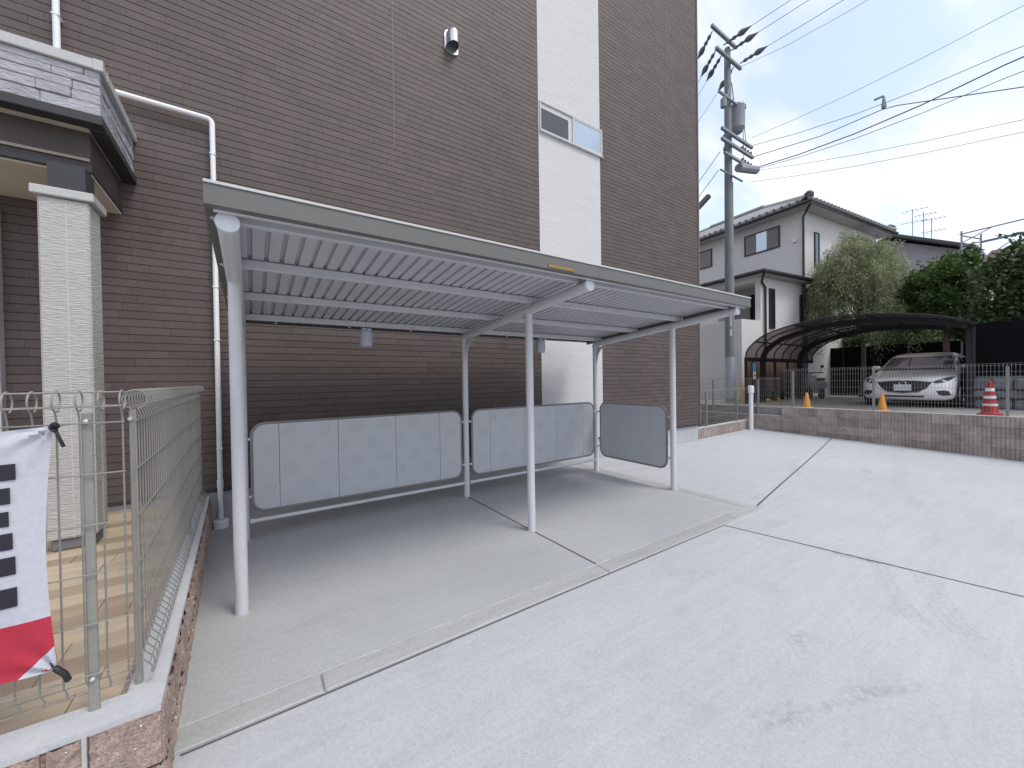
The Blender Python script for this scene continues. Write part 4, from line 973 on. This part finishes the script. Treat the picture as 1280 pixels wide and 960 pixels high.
MB().prism([(3.0, 6.35), (2.55, 7.25), (-9.5, 7.25), (-9.8, 6.35)], lambda a, b, t: (27.9+(b-6.35)*1.2+t, a, b), 0, 6).build('roof', mat('brown_roof', (.10, .07, .06), .7, var=.1), h3)
sb = MB()
for k in range(26): sb.box(27.93+.0, 27.96+.0, 2.8-k*.45, 2.83-k*.45, 6.4, 6.5)
sc2 = thing('scaffold', 'grey pipe scaffolding rising above the hedge', 'scaffold', (20.3, 1.2, 1.0))
sm = mat('scaffold_pipe', (.30, .33, .35), .4, metal=.4)
for x, y in ((20, 2.40), (21, 2.08), (20, .6), (21, .3), (20, -1.2), (21, -1.5)): MB().tube([(x, y, GN), (x, y, 6.3 if y > .5 else 6.5)], .026, 8).build('standard', sm, sc2)
for x, zz_ in ((20, 6.2), (20, 5.8), (20, 5.0), (21, 6.0), (21, 5.35), (21, 5.05)): MB().tube([(x, 2.45 if x == 20 else 2.1, zz_), (x, -3, zz_+.25)], .022, 8).build('ledger', sm, sc2)
for zz_ in (6.15, 5.4, 5.0): MB().tube([(20, 2.4, zz_), (21, 2.08, zz_-.02)], .022, 8).build('transom', sm, sc2)
MB().tube([(20, 2.4, 5.4), (21, 2.08, 6.0)], .016, 6).tube([(20, 2.4, 5.9), (20, 1.7, 6.25)], .016, 6).tube([(21, 2.08, 5.4), (21, 1.4, 5.9)], .016, 6).build('brace', sm, sc2)
MB().box(20.05, 20.95, -3, 2.1, 4.93, 4.97).build('deck_board', mat('scaffold_deck', (.12, .16, .17), .6), sc2)

# ------------------------------------------------------------------ utility pole and wires
PX_, PY_ = 13.3, 6.7
up_ = thing('utility_pole', 'tall concrete utility pole with crossarms and a transformer', 'utility pole', (PX_, PY_, GN))
MB().lathe([(.148, GN-.1), (.136, 4), (.118, 8), (.095, 12.35), (.08, 12.4)], (PX_, PY_, 0), 20).build('shaft', concp, up_)
MB().lathe([(.155, GN+.15), (.151, 2.15)], (PX_, PY_, 0), 20).build('wrap', wrap, up_, label='pale anti-poster wrap')
def arm(x0, x1, z, t=.09, dy=-.16): return MB().box(x0, x1, PY_+dy-t/2, PY_+dy+t/2, z-t/2, z+t/2, .008).build('crossarm', greybox, up_)
arm(12.05, 13.45, 12.42); arm(12.3, 13.85, 11.85); arm(12.6, 14.6, 9.45); arm(12.6, 14.65, 9.12); arm(12.75, 14.6, 8.72, .08); arm(12.5, 13.9, 8.1, .05); arm(12.45, 13.6, 10.55, .07)
MB().tube([(13.42, PY_, 10.4), (13.42, PY_, 11.3)], .02, 6).tube([(13.35, PY_-.1, 11.25), (13.75, PY_, 10.6)], .018, 6).tube([(13.28, PY_-.12, 11.2), (12.95, PY_-.16, 10.55)], .018, 6).build('stay', greybox, up_)
tr = MB().lathe([(.15, 9.74), (.20, 9.80), (.245, 9.86), (.25, 10.55), (.26, 10.58), (.24, 10.64), (.1, 10.68)], (13.78, PY_-.05, 0), 20).build('transformer', greybox, up_)
for a in (0, .14, .26): MB().lathe([(.03, 0), (.045, .04), (.03, .08), (.045, .12), (.02, .16)], (13.86+a*.6, PY_-.1-a*.4, 10.45+.1), 8).build('bushing', gutterm, tr)
MB().tube([(14.05, PY_-.1, 10.5), (14.12, PY_-.1, 9.6), (14.1, PY_-.12, 8.9)], .012, 5).tube([(14.0, PY_-.15, 10.5), (14.2, PY_-.15, 9.4), (14.2, PY_-.14, 9.15)], .012, 5).build('drop_lead', wirem, up_)
MB().lathe([(.05, 0), (.09, .03), (.09, .28), (.05, .33)], (12.72, PY_-.16, 10.12), 10).build('lightning_arrester', greybox, up_)
MB().tube([(13.25, PY_-.35, 8.28), (14.45, PY_-.35, 8.55)], .13, 10).build('cable_box', greybox, up_)
for x in (12.75, 13.9, 14.1, 14.3, 14.5):
    for z in (9.12, 8.72): MB().lathe([(.02, 0), (.045, .03), (.03, .07), (.04, .1), (.01, .12)], (x, PY_-.16, z+.045), 8).build('insulator', gutterm, up_)
MB().tube([(PX_+.17, PY_-.05, 8.0), (PX_+.18, PY_-.05, 3)], .02, 6).build('riser_pipe', greybox, up_)
def strain(p, q):
    p, q = Vector(p), Vector(q); pts = [p.lerp(q, t) for t in np.linspace(0, 1, 11)]
    MB().tube(pts, [.018, .02, .06, .03, .06, .03, .08, .09, .06, .03, .01], 8).build('strain_insulator', mat('insulator_grey', (.13, .13, .145), .5), up_)
HV = [(12.65, 12.05), (13.1, 12.08), (13.72, 11.95)]
for x, z in HV: strain((x, PY_-.2, z), (x+.0, PY_-1.05, z-.02))
FWD = Vector((.557, .83, 0))
for x, z in ((12.2, 12.35), (12.4, 11.85), (12.75, 11.85), (13.5, 11.8)): strain(Vector((x, PY_-.1, z)), Vector((x, PY_-.1, z))+FWD*1.0+Vector((0, 0, -.08)))
grp = 'overhead wires on the utility pole'
def wire(name, pts, r, label): o = MB().tube(pts, r, 5, caps=False).build(name, wirem); tag(o, label, 'wire', grp); return o
def span(x, z0, z1, y1=.8, dx=.0, sag=.12, ys=PY_-.2):
    out_ = []
    for k in range(25):
        s_ = k/24; y = ys+(-26-ys)*s_; t = (ys-y)/(ys-y1); z = z0+(z1-z0)*t*(1-.35*max(0, t-1)/5) - sag*4*min(t, 1)*(1-min(t, 1)); out_.append((x+dx*t, y, z))
    return out_
for (x, z), l in zip(HV, ('free end of the top crossarm', 'pole tip', 'second crossarm on the transformer side')): wire('overhead_wire', span(x, z-.02, z-.14, 3, ys=PY_-1.05, sag=.02), .0079, 'high overhead wire strung over the lot from the '+l)
wire('overhead_wire', span(13.8, 11.88, 11.5, 3), .006, 'faint thin overhead wire leaving the second crossarm of the utility pole')
wire('overhead_wire', span(14.5, 9.75, 9.73), .006, 'thin overhead wire starting beside the transformer')
wire('overhead_wire', span(14.55, 9.5, 8.87, sag=.2), 0.0079, 'overhead wire carrying the small white clamp')
wire('overhead_cable', span(14.6, 8.72, 8.66, sag=.22), 0.0158, 'thick black bundled cable below the transformer')
wire('overhead_cable', span(14.62, 8.68, 8.34, sag=.18), 0.0086, 'thin cable hanging just under the thick bundled cable')
wire('overhead_cable', [(14.6, PY_-.2, 9.12), (14.6, 4.6, 8.83), (14.6, 3.2, 8.82), (14.6, 2.9, 8.76), (14.6, .8, 7.94), (14.6, -6, 5.9), (14.6, -12, 5.0), (14.6, -26, 4.6)], 0.0115, 'black cable sagging away past the white clamp')
wire('overhead_wire', span(14.55, 8.62, 7.2, sag=.1), 0.0058, 'upper of the two lowest thin overhead wires'); wire('overhead_wire', span(14.4, 8.2, 6.87, sag=.1), 0.0058, 'lowest thin overhead wire leaving the utility pole')
ck = thing('wire_clamp', 'small white cable clamp hung between two overhead wires', 'clamp', (14.58, 3.15, 8.8), group=None); MB().lathe([(.02, -.14), (.06, -.1), (.04, .1), (.02, .2)], (14.58, 3.15, 8.95), 8).build('clamp_body', greybox, ck); MB().tube([(14.56, 3.35, 9.16), (14.58, 3.15, 9.16)], .03, 6).build('clip', greybox, ck)
for k, (x, z, l) in enumerate(((12.6, 8.72, 'upper'), (12.5, 8.1, 'lower'))):
    a = Vector((x, PY_-.1, z)); wire('overhead_wire', [a+FWD*(3*j)+Vector((0, 0, -.55*j+.02*j*j)) for j in range(9)], 0.0101, '%s wire running from the pole behind the brown building' % l)
for x, z, l in ((12.2, 12.25, 'top crossarm'), (12.4, 11.75, 'outer end of the second crossarm'), (12.75, 11.75, 'middle of the second crossarm'), (13.5, 11.7, 'transformer end of the second crossarm')):
    a = Vector((x, PY_-.1, z))+FWD; wire('overhead_wire', [a+FWD*(4*j)+Vector((0, 0, -.25*j+.03*j*j)) for j in range(7)], 0.0072, 'high wire running behind the brown building from the '+l)
cs_ = thing('cable_sleeve', 'dark cable sleeve hanging beside the edge of the brown building', 'cable sleeve', (12.6, 7.3, 6.9)); a = Vector((12.55, 6.95, 7.45)); MB().tube([a, a+Vector((-.02, .0, -.03)), a+Vector((-.45, .25, -.55))], [.03, .09, .09], 10).build('sleeve', gutterm, cs_)

# ------------------------------------------------------------------ trees, hedge, shrubs
def leaves(name, m, parent, P, Dn, L, W, jitter=.6):
    """one leaf-sized quad per row; Dn = leaf direction"""
    n = len(P); r = rng.normal(size=(n, 3)); D_ = Dn+jitter*r; D_ /= np.linalg.norm(D_, axis=1)[:, None]
    s_ = np.cross(D_, rng.normal(size=(n, 3))); s_ /= np.linalg.norm(s_, axis=1)[:, None]
    l = L*rng.uniform(.6, 1.3, (n, 1)); w_ = W*rng.uniform(.6, 1.3, (n, 1))
    V = np.stack([P, P+D_*l*.5+s_*w_*.5, P+D_*l, P+D_*l*.5-s_*w_*.5], 1).reshape(-1, 3)
    me = bpy.data.meshes.new(name); off = np.array(wloc(parent)); V = V-off
    me.vertices.add(4*n); me.vertices.foreach_set('co', V.ravel()); me.loops.add(4*n); me.loops.foreach_set('vertex_index', np.arange(4*n)); me.polygons.add(n); me.polygons.foreach_set('loop_start', np.arange(n)*4); me.polygons.foreach_set('loop_total', np.full(n, 4))
    me.update(); me.validate(); me.materials.append(m); o = bpy.data.objects.new(name, me); COL.objects.link(o); o.parent = parent; return o
def ball(n, c, r, shell=.55):
    d = rng.normal(size=(n, 3)); d /= np.linalg.norm(d, axis=1)[:, None]; q = rng.uniform(shell, 1, (n, 1))**.6
    return np.array(c)+d*q*np.array(r), d
def trunk(t, base, top, r0, limbs):
    base, top = Vector(base), Vector(top); mb = MB(); P = catmull([base, base.lerp(top, .4)+Vector((.08, -.06, 0)), top], 5)
    mb.tube(P, [r0*(1-.6*i/(len(P)-1)) for i in range(len(P))], 8)
    for l in limbs:
        l = Vector(l); s_ = base.lerp(top, random.uniform(.45, .85)); Q = catmull([s_, s_.lerp(l, .5)+Vector((0, 0, .15)), l], 4); mb.tube(Q, [r0*.4*(1-.75*i/(len(Q)-1)) for i in range(len(Q))], 6)
    return mb.build('trunk', bark, t)
wt = thing('willow_tree', 'pale feathery willow-like tree beside the cream house', 'tree', (20, 5.0, GN))
limbs = []; P, Dd = [], []
for k in range(380):
    a = random.uniform(0, 2*math.pi); e = random.uniform(.15, 1)
    tip = np.array([20+1.35*math.cos(a)*e, 5.15+1.55*math.sin(a)*e, 4.6+2.15*math.sqrt(max(0, 1-e*e*.9))*random.uniform(-.25 if k % 2 == 0 else .7, 1.0)+.35*math.sin(2.3*a+1)+random.uniform(-.4, .35)])
    if k < 26: limbs.append(tuple(tip))
    ln = random.uniform(.5, 2.1); out_ = np.array([math.cos(a), math.sin(a), 0])*random.uniform(.1, .45)
    m_ = 150; f = rng.uniform(0, 1, m_); pts = tip+np.outer(f, out_)*ln*.8+np.outer(f**1.6, [0, 0, -ln])+np.outer(f*(1-f), [0, 0, .5])+rng.normal(size=(m_, 3))*.09
    P.append(pts); Dd.append(np.tile(out_*1.2+np.array([0, 0, -.9]), (m_, 1)))
P = np.vstack(P); Dd = np.vstack(Dd); trunk(wt, (20, 5.0, GN), (20.05, 5.05, 5.4), .10, limbs); leaves('crown', leaf_w, wt, P, Dd, .15, .022, .65)
def leafy(name, label, cat, base, clumps, m, n, L, W, tr_=.12, group=None, jit=.9):
    t = thing(name, label, cat, base, group=group); PP, DD = [], []
    tot = sum(c[1][0]*c[1][1]+c[1][1]*c[1][2] for c in clumps)
    for c, r in clumps:
        k = int(n*(r[0]*r[1]+r[1]*r[2])/tot); p, d = ball(k, c, r); PP.append(p); DD.append(d*.7+np.array([0, 0, .15]))
    for q_ in range(int(len(clumps)*3.5)):
        c, r = clumps[int(rng.integers(len(clumps)))]; d = rng.normal(size=3); d[2] = abs(d[2])*.8+.1; d /= np.linalg.norm(d); ln = rng.uniform(.8, 1.9)*r[0]; m_ = 14; f = rng.uniform(.3, 1, (m_, 1))
        PP.append(np.array(c)+d*f*ln*1.2+rng.normal(size=(m_, 3))*.04); DD.append(np.tile(d*.8+np.array([0, 0, -.2]), (m_, 1)))
    cz = max(c[0][2] for c in clumps)-.2
    trunk(t, base, (base[0], base[1], base[2]+(cz-base[2])*.7), tr_, [c[0] for c in clumps][:14]); leaves('crown', m, t, np.vstack(PP), np.vstack(DD), L, W, jit); return t
def clump(c, r, n, s_):
    o = []
    for k in range(n):
        d = rng.normal(size=3); d /= np.linalg.norm(d); q = rng.uniform(.35, 1.15); rr = rng.uniform(.45, 1.5)*s_
        o.append((tuple(np.array(c)+d*q*np.array(r)), (rr, rr, rr*.75)))
    return o
leafy('broadleaf_tree', 'dark green leafy tree between the willow and the scaffolding', 'tree', (19.6, 2.75, GN), clump((19.6, 2.8, 4.2), (.9, .95, 1.2), 34, .36), leaf_m, 17000, .11, .08)
leafy('broadleaf_tree', 'deep green tree filling the gap behind the carport roof', 'tree', (25.5, 5.2, 1.4), clump((25.6, 5.2, 3.9), (.9, 2.4, 1.2), 34, .45), leaf_t, 12000, .12, .08)
def box_clump(x0, x1, y0, y1, z0, z1, n, s_):
    o = []
    for k in range(n):
        x, y, z = rng.uniform(x0, x1), rng.uniform(y0, y1), rng.uniform(z0, z1)
        o.append(((x, y, z), (s_*rng.uniform(.8, 1.2),)*3))
    return o
hd = thing('hedge', 'large leafy green hedge above the black screen fence', 'hedge', (16.1, -.8, GN))
cl_ = []
for yy in np.arange(-3.4, 1.6, .34):
    for zz_ in np.arange(2.6, 4.75, .34):
        y = yy+rng.uniform(-.15, .15); z = zz_+rng.uniform(-.15, .15); top_ = 4.62-.6*sstep(1.0, 1.7, y)+.12*math.sin(3*y)
        if z > top_: continue
        cl_.append(((15.7+rng.uniform(-.1, .3)+.35*sstep(3.6, 4.7, z), y, z), (rng.uniform(.26, .42),)*3))
PP, DD = zip(*[ball(360, c, r, .5) for c, r in cl_]); PP = np.vstack(PP); DD = np.vstack(DD)
for yy in (-3, -2, -1, 0, .9): pass
ex_p, ex_d = [], []
for q_ in range(160):
    c, r = cl_[int(rng.integers(len(cl_)))]; d = rng.normal(size=3); d[0] = -abs(d[0]); d[2] = abs(d[2]); d /= np.linalg.norm(d); ln = rng.uniform(.35, .7); m_ = 12; f = rng.uniform(.4, 1, (m_, 1))
    ex_p.append(np.array(c)+d*f*ln+rng.normal(size=(m_, 3))*.035); ex_d.append(np.tile(d, (m_, 1)))
PP = np.vstack([PP]+ex_p); DD = np.vstack([DD]+ex_d)
hb_ = MB()
for yy in (-3, -2, -1, 0, .9): hb_.tube([(16.1, yy, GN), (16.1, yy+.1, 2.2), (16.05, yy, 3.9)], [.06, .05, .02], 7)
hb_.build('stems', bark, hd); leaves('foliage', leaf_h, hd, PP, DD*.7+np.array([-.2, 0, .2]), .13, .085, .8)
tb = thing('topiary_shrub', 'round clipped green shrub seen under the carport roof', 'shrub', (22.6, 4.25, GN)); p, d = ball(8000, (22.6, 4.27, 2.7), (.85, .80, .92), .85); MB().tube([(22.6, 4.25, GN), (22.6, 4.27, 2.6)], .07, 7).build('trunk', bark, tb); leaves('crown', leaf_t, tb, p, d, .07, .05, .8)
leafy('shrub', 'loose green shrub with bare stem beside the round clipped shrub', 'shrub', (22.9, 6.2, GN), clump((22.9, 6.2, 2.9), (.5, .75, .6), 10, .35), leaf_t, 3500, .09, .06, .05)
leafy('shrub', 'low green plants under the board fence of the carport', 'shrub', (16.4, 6.34, GN), box_clump(14.9, 17.8, 6.30, 6.36, .72, .95, 14, .09), leaf_m, 1500, .07, .05, .01)
leafy('shrub', 'ragged shrub at the end of the hedge over the black fence', 'shrub', (16.3, 1.75, GN), clump((16.3, 1.75, 2.7), (.4, .25, .4), 8, .22), leaf_h, 1800, .08, .05, .03)
